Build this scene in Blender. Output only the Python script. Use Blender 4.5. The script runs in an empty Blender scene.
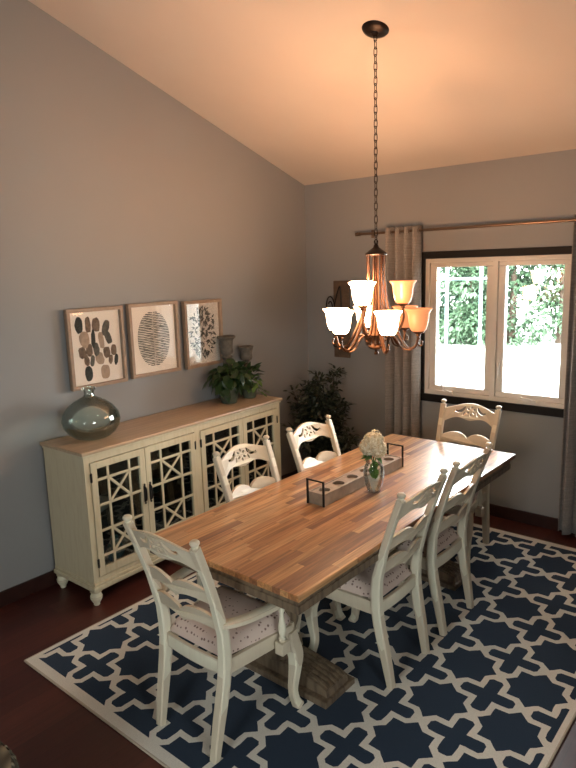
import bpy, bmesh, math, random
from mathutils import Vector, Matrix, Euler
from mathutils.geometry import tessellate_polygon
PI = math.pi
sc = bpy.context.scene
C = sc.collection
rnd = random.Random(11)

# ------------------------------------------------------------------ materials
def sock(n, names, v):
    for k in names:
        if k in n.inputs:
            n.inputs[k].default_value = v
            return
def new_mat(name):
    m = bpy.data.materials.new(name); m.use_nodes = True
    nt = m.node_tree
    return m, nt, nt.nodes['Principled BSDF'], nt.nodes, nt.links
def simple(name, col, rough=.5, metal=0, coat=0, noise=0, scale=20, spec=.5, bump=0, bscale=60):
    m, nt, b, N, L = new_mat(name)
    b.inputs['Base Color'].default_value = (*col, 1)
    b.inputs['Roughness'].default_value = rough
    b.inputs['Metallic'].default_value = metal
    b.inputs['Specular IOR Level'].default_value = spec
    if coat: b.inputs['Coat Weight'].default_value = coat; b.inputs['Coat Roughness'].default_value = .15
    if noise or bump:
        tc = N.new('ShaderNodeTexCoord')
    if noise:
        n = N.new('ShaderNodeTexNoise'); n.inputs['Scale'].default_value = scale; n.inputs['Detail'].default_value = 5
        L.new(tc.outputs['Object'], n.inputs['Vector'])
        r = N.new('ShaderNodeValToRGB')
        r.color_ramp.elements[0].position = .3; r.color_ramp.elements[1].position = .7
        r.color_ramp.elements[0].color = (*[c*(1-noise) for c in col], 1)
        r.color_ramp.elements[1].color = (*[min(1, c*(1+noise*.6)) for c in col], 1)
        L.new(n.outputs['Fac'], r.inputs['Fac']); L.new(r.outputs['Color'], b.inputs['Base Color'])
    if bump:
        n2 = N.new('ShaderNodeTexNoise'); n2.inputs['Scale'].default_value = bscale; n2.inputs['Detail'].default_value = 3
        L.new(tc.outputs['Object'], n2.inputs['Vector'])
        bp = N.new('ShaderNodeBump'); bp.inputs['Strength'].default_value = bump; bp.inputs['Distance'].default_value = .004
        L.new(n2.outputs['Fac'], bp.inputs['Height']); L.new(bp.outputs['Normal'], b.inputs['Normal'])
    return m
def mth(N, L, op, a, b=None, c=None):
    n = N.new('ShaderNodeMath'); n.operation = op
    for i, v in enumerate((a, b, c)):
        if v is None: continue
        if isinstance(v, (int, float)): n.inputs[i].default_value = v
        else: L.new(v, n.inputs[i])
    return n.outputs[0]
def mixc(N, L, fac, a, b):
    n = N.new('ShaderNodeMix'); n.data_type = 'RGBA'
    if isinstance(fac, (int, float)): n.inputs[0].default_value = fac
    else: L.new(fac, n.inputs[0])
    for s, v in ((6, a), (7, b)):
        if isinstance(v, tuple): n.inputs[s].default_value = (*v, 1)
        else: L.new(v, n.inputs[s])
    return n.outputs[2]

def mat_planks(name, pal, w, l, rough, groove=.5, axis='Y', grain=.25, coat=0):
    """boards running along the axis; pal = list of colours"""
    m, nt, b, N, L = new_mat(name)
    tc = N.new('ShaderNodeTexCoord'); sp = N.new('ShaderNodeSeparateXYZ')
    L.new(tc.outputs['Object'], sp.inputs[0])
    a, c = (sp.outputs['Y'], sp.outputs['X']) if axis == 'Y' else (sp.outputs['X'], sp.outputs['Y'])
    row = mth(N, L, 'FLOOR', mth(N, L, 'DIVIDE', c, w))
    wn = N.new('ShaderNodeTexWhiteNoise'); wn.noise_dimensions = '1D'; L.new(row, wn.inputs['W'])
    al = mth(N, L, 'ADD', mth(N, L, 'DIVIDE', a, l), mth(N, L, 'MULTIPLY', wn.outputs['Value'], 7.31))
    cell = mth(N, L, 'FLOOR', al)
    cx = N.new('ShaderNodeCombineXYZ'); L.new(row, cx.inputs[0]); L.new(cell, cx.inputs[1])
    wn2 = N.new('ShaderNodeTexWhiteNoise'); wn2.noise_dimensions = '3D'; L.new(cx.outputs[0], wn2.inputs['Vector'])
    r = N.new('ShaderNodeValToRGB'); r.color_ramp.interpolation = 'CONSTANT'
    while len(r.color_ramp.elements) < len(pal): r.color_ramp.elements.new(.5)
    for i, col in enumerate(pal):
        r.color_ramp.elements[i].position = i/len(pal); r.color_ramp.elements[i].color = (*col, 1)
    L.new(wn2.outputs['Value'], r.inputs['Fac'])
    # grain
    mp = N.new('ShaderNodeMapping'); s = (60, 3, 60) if axis == 'Y' else (3, 60, 60)
    mp.inputs['Scale'].default_value = s; L.new(tc.outputs['Object'], mp.inputs[0])
    add = N.new('ShaderNodeVectorMath'); add.operation = 'ADD'; L.new(mp.outputs[0], add.inputs[0])
    sc2 = N.new('ShaderNodeVectorMath'); sc2.operation = 'SCALE'; L.new(wn2.outputs['Color'], sc2.inputs[0]); sc2.inputs['Scale'].default_value = 20
    L.new(sc2.outputs[0], add.inputs[1])
    n = N.new('ShaderNodeTexNoise'); n.inputs['Scale'].default_value = 1; n.inputs['Detail'].default_value = 6; n.inputs['Distortion'].default_value = .6
    L.new(add.outputs[0], n.inputs['Vector'])
    r2 = N.new('ShaderNodeValToRGB'); r2.color_ramp.elements[0].position = .35; r2.color_ramp.elements[1].position = .68
    r2.color_ramp.elements[0].color = (1-grain*1.6,)*3 + (1,); r2.color_ramp.elements[1].color = (1+grain*.3,)*3 + (1,)
    L.new(n.outputs['Fac'], r2.inputs['Fac'])
    mu = N.new('ShaderNodeMix'); mu.data_type = 'RGBA'; mu.blend_type = 'MULTIPLY'; mu.inputs[0].default_value = 1
    L.new(r.outputs['Color'], mu.inputs[6]); L.new(r2.outputs['Color'], mu.inputs[7])
    # grooves
    fr = mth(N, L, 'FRACT', mth(N, L, 'DIVIDE', c, w)); g1 = mth(N, L, 'LESS_THAN', mth(N, L, 'MINIMUM', fr, mth(N, L, 'SUBTRACT', 1.0, fr)), .0012/w)
    fr2 = mth(N, L, 'FRACT', al); g2 = mth(N, L, 'LESS_THAN', fr2, .002/l)
    g = mth(N, L, 'MULTIPLY', mth(N, L, 'MAXIMUM', g1, g2), groove)
    # knots
    v = N.new('ShaderNodeTexVoronoi'); v.inputs['Scale'].default_value = 9; L.new(tc.outputs['Object'], v.inputs['Vector'])
    kn = mth(N, L, 'MULTIPLY', mth(N, L, 'LESS_THAN', v.outputs['Distance'], .07), .55 if grain > .2 else 0)
    col = mixc(N, L, mth(N, L, 'MAXIMUM', g, kn), mu.outputs[2], tuple(x*.25 for x in pal[0]))
    L.new(col, b.inputs['Base Color'])
    b.inputs['Roughness'].default_value = rough
    if coat: b.inputs['Coat Weight'].default_value = coat; b.inputs['Coat Roughness'].default_value = .12
    bp = N.new('ShaderNodeBump'); bp.inputs['Strength'].default_value = .15; bp.inputs['Distance'].default_value = .001
    L.new(n.outputs['Fac'], bp.inputs['Height']); L.new(bp.outputs['Normal'], b.inputs['Normal'])
    return m

def mat_rug():
    m, nt, b, N, L = new_mat('rug_trellis')
    tc = N.new('ShaderNodeTexCoord'); nz = N.new('ShaderNodeTexNoise'); nz.inputs['Scale'].default_value = 14
    L.new(tc.outputs['Object'], nz.inputs['Vector'])
    off = N.new('ShaderNodeVectorMath'); off.operation = 'MULTIPLY_ADD'
    L.new(nz.outputs['Color'], off.inputs[0]); off.inputs[1].default_value = (.012,)*3; L.new(tc.outputs['Object'], off.inputs[2])
    sp = N.new('ShaderNodeSeparateXYZ'); L.new(off.outputs[0], sp.inputs[0])
    P = .339
    def fold(o, ph):
        t = mth(N, L, 'DIVIDE', mth(N, L, 'SUBTRACT', o, ph + .006), P)
        f = mth(N, L, 'SUBTRACT', t, mth(N, L, 'ROUND', t))
        return mth(N, L, 'MULTIPLY', mth(N, L, 'ABSOLUTE', f), P)
    x = fold(sp.outputs['X'], -.008); y = fold(sp.outputs['Y'], 1.426-2.93)
    R = P/2/math.sqrt(2)
    d = mth(N, L, 'SUBTRACT', mth(N, L, 'MINIMUM', mth(N, L, 'MAXIMUM', x, y), mth(N, L, 'DIVIDE', mth(N, L, 'ADD', x, y), math.sqrt(2))), R)
    star = mth(N, L, 'LESS_THAN', d, -.0155)
    cx = mth(N, L, 'SUBTRACT', P/2, x); cy = mth(N, L, 'SUBTRACT', P/2, y)
    blunt = mth(N, L, 'LESS_THAN', mth(N, L, 'MAXIMUM', cx, cy), .128)
    cross = mth(N, L, 'MULTIPLY', mth(N, L, 'GREATER_THAN', d, .0155), blunt)
    navy = mth(N, L, 'MAXIMUM', star, cross)
    s2 = N.new('ShaderNodeSeparateXYZ'); L.new(tc.outputs['Object'], s2.inputs[0])
    ix = mth(N, L, 'LESS_THAN', mth(N, L, 'ABSOLUTE', s2.outputs['X']), 1.174)
    iy = mth(N, L, 'LESS_THAN', mth(N, L, 'ABSOLUTE', s2.outputs['Y']), 1.49)
    navy = mth(N, L, 'MULTIPLY', navy, mth(N, L, 'MULTIPLY', ix, iy))
    n2 = N.new('ShaderNodeTexNoise'); n2.inputs['Scale'].default_value = 220; L.new(tc.outputs['Object'], n2.inputs['Vector'])
    n3 = N.new('ShaderNodeTexNoise'); n3.inputs['Scale'].default_value = 4; L.new(tc.outputs['Object'], n3.inputs['Vector'])
    nv = mixc(N, L, n2.outputs['Fac'], (.006, .018, .040), (.012, .030, .060))
    cr = mixc(N, L, n2.outputs['Fac'], (.58, .54, .46), (.86, .82, .72))
    col = mixc(N, L, navy, cr, nv)
    L.new(col, b.inputs['Base Color']); b.inputs['Roughness'].default_value = .95
    b.inputs['Specular IOR Level'].default_value = .15
    b.inputs['Sheen Weight'].default_value = .15
    h = mth(N, L, 'ADD', mth(N, L, 'MULTIPLY', n2.outputs['Fac'], .5), mth(N, L, 'MULTIPLY', navy, -.5))
    bp = N.new('ShaderNodeBump'); bp.inputs['Strength'].default_value = .5; bp.inputs['Distance'].default_value = .004
    L.new(h, bp.inputs['Height']); L.new(bp.outputs['Normal'], b.inputs['Normal'])
    return m

def mat_dots():
    m, nt, b, N, L = new_mat('seat_fabric')
    tc = N.new('ShaderNodeTexCoord')
    v = N.new('ShaderNodeTexVoronoi'); v.inputs['Scale'].default_value = 46; v.inputs['Randomness'].default_value = .45
    L.new(tc.outputs['Object'], v.inputs['Vector'])
    n = N.new('ShaderNodeTexNoise'); n.inputs['Scale'].default_value = 90; L.new(tc.outputs['Object'], n.inputs['Vector'])
    t = mth(N, L, 'ADD', v.outputs['Distance'], mth(N, L, 'MULTIPLY', n.outputs['Fac'], .12))
    r = N.new('ShaderNodeValToRGB'); r.color_ramp.elements[0].position = .29; r.color_ramp.elements[1].position = .34
    r.color_ramp.elements[0].color = (.20, .12, .10, 1); r.color_ramp.elements[1].color = (.62, .48, .40, 1)
    L.new(t, r.inputs['Fac']); L.new(r.outputs['Color'], b.inputs['Base Color']); b.inputs['Roughness'].default_value = .9
    return m

def mat_paint_worn(name, col, under, amt=.5):
    m, nt, b, N, L = new_mat(name)
    tc = N.new('ShaderNodeTexCoord'); mp = N.new('ShaderNodeMapping'); mp.inputs['Scale'].default_value = (45, 45, 6)
    L.new(tc.outputs['Object'], mp.inputs[0])
    n = N.new('ShaderNodeTexNoise'); n.inputs['Scale'].default_value = 1; n.inputs['Detail'].default_value = 7; L.new(mp.outputs[0], n.inputs['Vector'])
    r = N.new('ShaderNodeValToRGB'); r.color_ramp.elements[0].position = .32; r.color_ramp.elements[1].position = .55
    r.color_ramp.elements[0].color = (*[c*(1-amt)+u*amt for c, u in zip(col, under)], 1); r.color_ramp.elements[1].color = (*col, 1)
    L.new(n.outputs['Fac'], r.inputs['Fac'])
    g = N.new('ShaderNodeNewGeometry'); e = mth(N, L, 'MULTIPLY', mth(N, L, 'GREATER_THAN', g.outputs['Pointiness'], .56), .45)
    L.new(mixc(N, L, e, r.outputs['Color'], under), b.inputs['Base Color'])
    b.inputs['Roughness'].default_value = .42
    return m

def mat_glass_thin(name, tint=(1, 1, 1), refl=.07, rough=0.0, edge=None, milk=0):
    m = bpy.data.materials.new(name); m.use_nodes = True; nt = m.node_tree; N = nt.nodes; L = nt.links
    N.clear(); o = N.new('ShaderNodeOutputMaterial'); t = N.new('ShaderNodeBsdfTransparent'); t.inputs[0].default_value = (*tint, 1)
    g = N.new('ShaderNodeBsdfGlossy'); g.inputs['Roughness'].default_value = rough
    if edge:      # more glass is crossed where the wall is seen edge on
        lw = N.new('ShaderNodeLayerWeight'); lw.inputs[0].default_value = .25; L.new(mixc(N, L, lw.outputs['Facing'], tint, edge), t.inputs[0])
    f = N.new('ShaderNodeFresnel'); f.inputs[0].default_value = 1.5
    mx = N.new('ShaderNodeMixShader'); mul = mth(N, L, 'MULTIPLY', f.outputs[0], refl/.04)
    L.new(mth(N, L, 'MINIMUM', mul, .9), mx.inputs[0]); L.new(t.outputs[0], mx.inputs[1]); L.new(g.outputs[0], mx.inputs[2]); L.new(mx.outputs[0], o.inputs[0])
    if milk:
        df = N.new('ShaderNodeBsdfDiffuse'); df.inputs[0].default_value = (.85, .86, .82, 1); m2 = N.new('ShaderNodeMixShader'); m2.inputs[0].default_value = milk
        L.new(mx.outputs[0], m2.inputs[1]); L.new(df.outputs[0], m2.inputs[2]); L.new(m2.outputs[0], o.inputs[0])
    return m
def mat_glass(name, col, ior=1.4, rough=0.02):
    m, nt, b, N, L = new_mat(name)
    b.inputs['Base Color'].default_value = (*col, 1); b.inputs['Transmission Weight'].default_value = 1
    b.inputs['Roughness'].default_value = rough; b.inputs['IOR'].default_value = ior
    return m
def mat_shade(name, col, strength):
    m, nt, b, N, L = new_mat(name)
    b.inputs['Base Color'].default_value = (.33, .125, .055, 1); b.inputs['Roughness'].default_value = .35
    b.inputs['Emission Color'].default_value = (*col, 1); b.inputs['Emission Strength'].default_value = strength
    return m
def mat_leaf(name, a, bcol, trans=.25, rough=.45):
    m, nt, b, N, L = new_mat(name)
    g = N.new('ShaderNodeNewGeometry')
    col = mixc(N, L, g.outputs['Random Per Island'], a, bcol)
    L.new(col, b.inputs['Base Color']); b.inputs['Roughness'].default_value = rough
    t = N.new('ShaderNodeBsdfTranslucent'); L.new(col, t.inputs[0])
    mx = N.new('ShaderNodeMixShader'); mx.inputs[0].default_value = trans
    L.new(b.outputs[0], mx.inputs[1]); L.new(t.outputs[0], mx.inputs[2]); L.new(mx.outputs[0], N['Material Output'].inputs[0])
    return m
def mat_weave(name, a, bcol, s=60):
    m, nt, b, N, L = new_mat(name)
    tc = N.new('ShaderNodeTexCoord'); w = N.new('ShaderNodeTexWave'); w.inputs['Scale'].default_value = s; w.bands_direction = 'Z'
    L.new(tc.outputs['Object'], w.inputs[0]); w2 = N.new('ShaderNodeTexWave'); w2.inputs['Scale'].default_value = s; w2.bands_direction = 'DIAGONAL'
    L.new(tc.outputs['Object'], w2.inputs[0])
    f = mth(N, L, 'MULTIPLY', w.outputs['Fac'], w2.outputs['Fac'])
    L.new(mixc(N, L, f, a, bcol), b.inputs['Base Color']); b.inputs['Roughness'].default_value = .8
    bp = N.new('ShaderNodeBump'); bp.inputs['Distance'].default_value = .004; L.new(f, bp.inputs['Height']); L.new(bp.outputs['Normal'], b.inputs['Normal'])
    return m
def mat_fabric(name, a, bcol, sc_=(400, 400, 60), rough=.9, sheen=.2, trans=0):
    m, nt, b, N, L = new_mat(name)
    tc = N.new('ShaderNodeTexCoord'); mp = N.new('ShaderNodeMapping'); mp.inputs['Scale'].default_value = sc_; L.new(tc.outputs['Object'], mp.inputs[0])
    n = N.new('ShaderNodeTexNoise'); n.inputs['Scale'].default_value = 1; L.new(mp.outputs[0], n.inputs['Vector'])
    mp2 = N.new('ShaderNodeMapping'); mp2.inputs['Scale'].default_value = (8, 8, 260); L.new(tc.outputs['Object'], mp2.inputs[0])
    n2 = N.new('ShaderNodeTexNoise'); n2.inputs['Scale'].default_value = 1; L.new(mp2.outputs[0], n2.inputs['Vector'])
    f = mth(N, L, 'MULTIPLY_ADD', n.outputs['Fac'], .5, mth(N, L, 'MULTIPLY', n2.outputs['Fac'], .5))
    r = N.new('ShaderNodeValToRGB'); r.color_ramp.elements[0].position = .35; r.color_ramp.elements[1].position = .65
    r.color_ramp.elements[0].color = (*a, 1); r.color_ramp.elements[1].color = (*bcol, 1)
    L.new(f, r.inputs['Fac']); L.new(r.outputs['Color'], b.inputs['Base Color']); b.inputs['Roughness'].default_value = rough
    b.inputs['Sheen Weight'].default_value = sheen
    if trans:
        t = N.new('ShaderNodeBsdfTranslucent'); L.new(r.outputs['Color'], t.inputs[0])
        mx = N.new('ShaderNodeMixShader'); mx.inputs[0].default_value = trans
        L.new(b.outputs[0], mx.inputs[1]); L.new(t.outputs[0], mx.inputs[2]); L.new(mx.outputs[0], N['Material Output'].inputs[0])
    return m

M = {}
M['wall'] = simple('wall_paint', (.265, .26, .252), .55, noise=.02, scale=2, bump=.08, bscale=180, spec=.3)
M['ceiling'] = simple('ceiling_paint', (.58, .51, .44), .9, noise=.02, scale=3, bump=.1, bscale=120, spec=.2)
M['floor'] = mat_planks('floor_boards', [(.072, .016, .011), (.086, .020, .013), (.062, .013, .010), (.094, .023, .015)], .125, 1.3, .42, .5, 'Y', .12)
M['base'] = simple('baseboard_wood', (.035, .012, .009), .35, noise=.3, scale=12)
M['casing'] = simple('window_casing_dark', (.010, .008, .007), .65, spec=.25)
M['white'] = simple('white_vinyl', (.72, .66, .58), .4)
M['winglass'] = mat_glass_thin('window_pane', (.97, .99, .98), .06)
M['picglass'] = mat_glass_thin('picture_pane', (1, 1, 1), .016)
M['cabglass'] = mat_glass_thin('cabinet_pane', (.9, .93, .9), .05)
M['chair'] = mat_paint_worn('cream_chair_paint', (.73, .68, .52), (.45, .32, .21), .12)
M['cab'] = mat_paint_worn('cream_cabinet_paint', (.72, .66, .47), (.45, .34, .19), .35)
M['cabtop'] = mat_planks('cabinet_top_wood', [(.48, .33, .20), (.50, .345, .21), (.46, .315, .19)], .2, 3, .33, .15, 'Y', .15)
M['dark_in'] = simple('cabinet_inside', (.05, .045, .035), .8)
M['seat'] = mat_dots()
M['table'] = mat_planks('butcher_block', [(.54, .24, .085), (.63, .31, .12), (.44, .185, .065), (.69, .36, .15), (.57, .27, .10), (.30, .115, .045), (.65, .33, .13), (.53, .24, .09)], .042, .42, .42, .35, 'Y', .3, .9)
M['table'].node_tree.nodes['Principled BSDF'].inputs['Coat Roughness'].default_value = .22
M['table'].node_tree.nodes['Principled BSDF'].inputs['Specular IOR Level'].default_value = .55
M['tbase'] = mat_paint_worn('weathered_wood', (.27, .195, .12), (.06, .04, .028), .8)
M['rug'] = mat_rug()
M['bronze'] = simple('bronze_metal', (.125, .06, .033), .32, .9, noise=.3, scale=25)
M['blackmetal'] = simple('dark_bronze', (.018, .012, .010), .4, .7)
M['iron'] = simple('black_iron', (.02, .018, .016), .5, .6)
M['rod'] = simple('rod_metal', (.20, .14, .10), .3, .9)
M['shade_lit'] = mat_shade('shade_glass_lit', (1, .62, .34), 15)
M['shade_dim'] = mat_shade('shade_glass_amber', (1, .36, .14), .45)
M['bulb'] = mat_shade('bulb_hot', (1, .8, .55), 20)
M['bulb_off'] = simple('bulb_frosted', (.8, .75, .7), .4)
M['curtain'] = mat_fabric('curtain_linen', (.20, .175, .155), (.34, .30, .265), trans=.06)
M['oak'] = simple('oak_frame', (.30, .20, .13), .5, noise=.12, scale=40)
M['paper'] = simple('paper_cream', (.86, .77, .66), .8)
M['ink'] = simple('ink_dark', (.045, .045, .035), .8, noise=.5, scale=60)
M['ink2'] = simple('ink_taupe', (.20, .135, .09), .8, noise=.4, scale=50)
M['ink3'] = simple('ink_pale', (.42, .31, .22), .8, noise=.2, scale=50)
M['ink4'] = simple('ink_grey', (.12, .11, .085), .8, noise=.4, scale=50)
M['greenglass'] = mat_glass_thin('green_glass', (.955, .988, .966), .03, edge=(.86, .95, .895))
M['clearglass'] = mat_glass_thin('vase_glass', (.97, .98, .97), .03, edge=(.97, .98, .97))
M['water'] = mat_glass_thin('vase_water', (.97, .98, .96), .02, milk=.28)
M['greystone'] = simple('grey_weathered', (.115, .10, .08), .8, noise=.35, scale=35)
M['potgreen'] = simple('pot_glaze', (.06, .075, .05), .45, noise=.25, scale=30)
M['potdark'] = simple('pot_dark', (.05, .04, .035), .6)
M['soil'] = simple('soil', (.03, .02, .014), .95, noise=.4, scale=80)
M['pothos'] = mat_leaf('pothos_leaf', (.014, .036, .010), (.035, .07, .02), .15, .35)
M['ivy'] = mat_leaf('trailing_leaf', (.10, .17, .035), (.055, .12, .03))
M['ficus'] = mat_leaf('ficus_leaf', (.012, .02, .009), (.04, .048, .028), .12)
M['bark'] = simple('bark', (.07, .045, .03), .9, noise=.3, scale=30)
M['stem'] = simple('green_stem', (.07, .14, .03), .6)
M['petal'] = mat_leaf('hydrangea_petal', (.58, .46, .26), (.92, .86, .68), .15, .8)
M['vleaf'] = mat_leaf('hydrangea_leaf', (.06, .16, .03), (.11, .24, .05), .25)
M['traywood'] = simple('tray_wood', (.33, .24, .165), .6, noise=.25, scale=18)
M['candlecup'] = simple('cup_inner', (.27, .21, .16), .6)
M['wicker'] = mat_weave('woven_seagrass', (.07, .055, .035), (.28, .24, .16), 9)
M['plaque'] = simple('plaque_wood', (.12, .075, .045), .7, noise=.35, scale=16)
M['outgrass'] = simple('bright_gravel', (.42, .42, .39), .95, noise=.06, scale=.6)
M['leafA'] = mat_leaf('tree_leaf_mid', (.018, .055, .032), (.055, .110, .066), .2)
M['leafB'] = mat_leaf('tree_leaf_pale', (.032, .068, .034), (.080, .130, .075), .2)
M['outwhite'] = simple('porch_white', (.85, .87, .88), .6)
M['outpale'] = simple('trellis_pale', (.10, .15, .16), .6)

# ------------------------------------------------------------------ geometry helpers
class MB:
    def __init__(s): s.v = []; s.f = []; s.m = []; s.sm = []
    def add(s, vs, fs, mi=0, smooth=False, mat=None):
        o = len(s.v)
        s.v += [tuple(mat @ Vector(v)) if mat else tuple(v) for v in vs]
        s.f += [tuple(i+o for i in f) for f in fs]; s.m += [mi]*len(fs); s.sm += [smooth]*len(fs)
    def box(s, x0, x1, y0, y1, z0, z1, mi=0, bev=0, mat=None):
        if bev:
            bm = bmesh.new(); bmesh.ops.create_cube(bm, size=1)
            for v in bm.verts:
                v.co = Vector(((x0+x1)/2+v.co.x*(x1-x0), (y0+y1)/2+v.co.y*(y1-y0), (z0+z1)/2+v.co.z*(z1-z0)))
            bmesh.ops.bevel(bm, geom=list(bm.edges), offset=bev, segments=2, affect='EDGES', profile=.5)
            bm.verts.index_update()
            s.add([v.co.copy() for v in bm.verts], [[v.index for v in f.verts] for f in bm.faces], mi, False, mat); bm.free(); return
        vs = [(x, y, z) for z in (z0, z1) for y in (y0, y1) for x in (x0, x1)]
        s.add(vs, [(0, 2, 3, 1), (4, 5, 7, 6), (0, 1, 5, 4), (2, 6, 7, 3), (0, 4, 6, 2), (1, 3, 7, 5)], mi, False, mat)
    def lathe(s, prof, c=(0, 0, 0), n=24, mi=0, mat=None, sx=1, sy=1):
        vs = []; fs = []
        for r, z in prof:
            for k in range(n):
                a = 2*PI*k/n; vs.append((c[0]+r*sx*math.cos(a), c[1]+r*sy*math.sin(a), c[2]+z))
        for i in range(len(prof)-1):
            for k in range(n):
                fs.append((i*n+k, i*n+(k+1) % n, (i+1)*n+(k+1) % n, (i+1)*n+k))
        if prof[0][0] > 1e-6: fs.append(tuple(range(n-1, -1, -1)))
        if prof[-1][0] > 1e-6: fs.append(tuple((len(prof)-1)*n+k for k in range(n)))
        s.add(vs, fs, mi, True, mat)
    def lathe_open(s, prof, **k):
        nf = len(s.f); s.lathe(prof, **k)
        n = k.get('n', 24)
        keep = [i for i in range(nf, len(s.f)) if len(s.f[i]) <= 4]
        s.f = s.f[:nf]+[s.f[i] for i in keep]; s.m = s.m[:nf]+[s.m[i] for i in keep]; s.sm = s.sm[:nf]+[s.sm[i] for i in keep]
    def sweep(s, pts, sec, n=8, mi=0, rect=False, up=None, closed=False, mat=None, corner=.28):
        """sec: list of (half_w, half_h) or radius, along pts. up: reference vector for half_h direction."""
        pts = [Vector(p) for p in pts]; k = len(pts)
        if not isinstance(sec, (list, tuple)): sec = [sec]*k
        if isinstance(sec, tuple): sec = [sec]*k
        sec = [(r, r) if isinstance(r, (int, float)) else r for r in sec]
        vs = []; fs = []; prev = None
        if rect:
            c = corner; base = [(1, -1+c), (1, 1-c), (1-c, 1), (-1+c, 1), (-1, 1-c), (-1, -1+c), (-1+c, -1), (1-c, -1)]
        else: base = [(math.cos(2*PI*i/n), math.sin(2*PI*i/n)) for i in range(n)]
        n = len(base)
        for i, p in enumerate(pts):
            if closed: t = pts[(i+1) % k]-pts[i-1]
            else: t = pts[min(i+1, k-1)]-pts[max(i-1, 0)]
            t.normalize()
            if up is not None: h = Vector(up); h = (h-t*h.dot(t)).normalized()
            elif prev is None:
                h = Vector((0, 0, 1)) if abs(t.z) < .9 else Vector((0, 1, 0)); h = (h-t*h.dot(t)).normalized()
            else: h = (prev-t*prev.dot(t)).normalized()
            prev = h; w = h.cross(t)
            for a, b in base: vs.append(p+w*(a*sec[i][0])+h*(b*sec[i][1]))
        m_ = k if closed else k-1
        for i in range(m_):
            j = (i+1) % k
            for q in range(n): fs.append((i*n+q, i*n+(q+1) % n, j*n+(q+1) % n, j*n+q))
        if not closed: fs.append(tuple(range(n-1, -1, -1))); fs.append(tuple((k-1)*n+q for q in range(n)))
        s.add(vs, fs, mi, True, mat)
    def plate(s, loops, t, fn=None, mi=0, mat=None):
        """2D loops (outer, holes) in (x,z), thickness t along y, optional warp fn(x,y,z)"""
        tri = tessellate_polygon([[Vector((x, z, 0)) for x, z in lp] for lp in loops])
        flat = [p for lp in loops for p in lp]; n = len(flat)
        vs = [(x, -t/2, z) for x, z in flat]+[(x, t/2, z) for x, z in flat]
        if fn: vs = [fn(*v) for v in vs]
        fs = [tuple(f) for f in tri]+[tuple(i+n for i in reversed(f)) for f in tri]; o = 0
        for lp in loops:
            k = len(lp)
            for i in range(k): fs.append((o+i, o+(i+1) % k, o+(i+1) % k+n, o+i+n))
            o += k
        s.add(vs, fs, mi, True, mat)
    def leaf(s, p, d, up, l, w, mi=0, curl=.15, seg=2):
        d = Vector(d).normalized(); u = Vector(up); sd = d.cross(u)
        if sd.length < 1e-3: sd = d.cross(Vector((1, .3, 0)))
        sd.normalize(); u = sd.cross(d); p = Vector(p)
        if seg == 1:
            s.add([p, p+d*l*.45+sd*w/2, p+d*l-u*l*curl, p+d*l*.45-sd*w/2], [(0, 1, 2, 3)], mi, False); return
        s.add([p, p+d*l*.3+sd*w*.45+u*w*.12, p+d*l*.65+sd*w*.38+u*w*.05-u*l*curl*.4, p+d*l-u*l*curl,
               p+d*l*.65-sd*w*.38+u*w*.05-u*l*curl*.4, p+d*l*.3-sd*w*.45+u*w*.12, p+d*l*.35, p+d*l*.68-u*l*curl*.5],
              [(0, 1, 6), (0, 6, 5), (1, 2, 7, 6), (6, 7, 4, 5), (2, 3, 7), (7, 3, 4)], mi, True)
    def build(s, name, mats, parent=None, loc=None, angle=35, fixn=True):
        me = bpy.data.meshes.new(name); me.from_pydata([tuple(v) for v in s.v], [], s.f)
        if not isinstance(mats, (list, tuple)): mats = [mats]
        for m in mats: me.materials.append(m)
        for i, p in enumerate(me.polygons): p.material_index = s.m[i]; p.use_smooth = s.sm[i]
        if fixn:
            bm = bmesh.new(); bm.from_mesh(me); bmesh.ops.recalc_face_normals(bm, faces=bm.faces); bm.to_mesh(me); bm.free()
        me.set_sharp_from_angle(angle=math.radians(angle))
        for i, p in enumerate(me.polygons): p.use_smooth = s.sm[i]
        me.update()
        o = bpy.data.objects.new(name, me); C.objects.link(o)
        if parent: o.parent = parent
        if loc: o.location = loc
        return o

def tag(o, label, cat, group=None, kind=None):
    o['label'] = label; o['category'] = cat
    if group: o['group'] = group
    if kind: o['kind'] = kind
    return o
def thing(name, label, cat, loc=(0, 0, 0), rz=0, group=None):
    o = bpy.data.objects.new(name, None); C.objects.link(o); o.empty_display_size = .1
    o.location = loc; o.rotation_euler = (0, 0, rz); return tag(o, label, cat, group)
def structure(o, label, cat): return tag(o, label, cat, kind='structure')
def smoothpts(pts, n=6):
    """catmull-rom through points (any dimension)"""
    P = [Vector(p) for p in pts]; out = []
    for i in range(len(P)-1):
        p0, p1, p2, p3 = P[max(i-1, 0)], P[i], P[i+1], P[min(i+2, len(P)-1)]
        for k in range(n):
            t = k/n
            out.append(.5*((2*p1)+(p2-p0)*t+(2*p0-5*p1+4*p2-p3)*t*t+(3*p1-p0-3*p2+p3)*t**3))
    out.append(P[-1]); return out
def interp(v, n, k):
    """expand a list of section values to match smoothpts"""
    out = []
    for i in range(len(v)-1):
        for j in range(k):
            t = j/k; a, b = v[i], v[i+1]
            out.append(tuple(x*(1-t)+y*t for x, y in zip(a, b)) if isinstance(a, tuple) else a*(1-t)+b*t)
    out.append(v[-1]); return out
def copy_tree(o, parent=None):
    c = o.copy(); C.objects.link(c)
    if parent: c.parent = parent
    for ch in list(o.children): copy_tree(ch, c)
    return c

# ------------------------------------------------------------------ room
XL, YB, XR, YF = -3.731, 4.74, 2.2, -2.2
def ceilz(y): return 2.772+.3275*(YB-y)
WT = .16
mb = MB(); mb.box(XL-WT, XR+WT, YF-WT, YB+WT, -.12, 0)
structure(mb.build('floor', M['floor']), 'dark reddish brown hardwood plank floor', 'floor')
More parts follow.
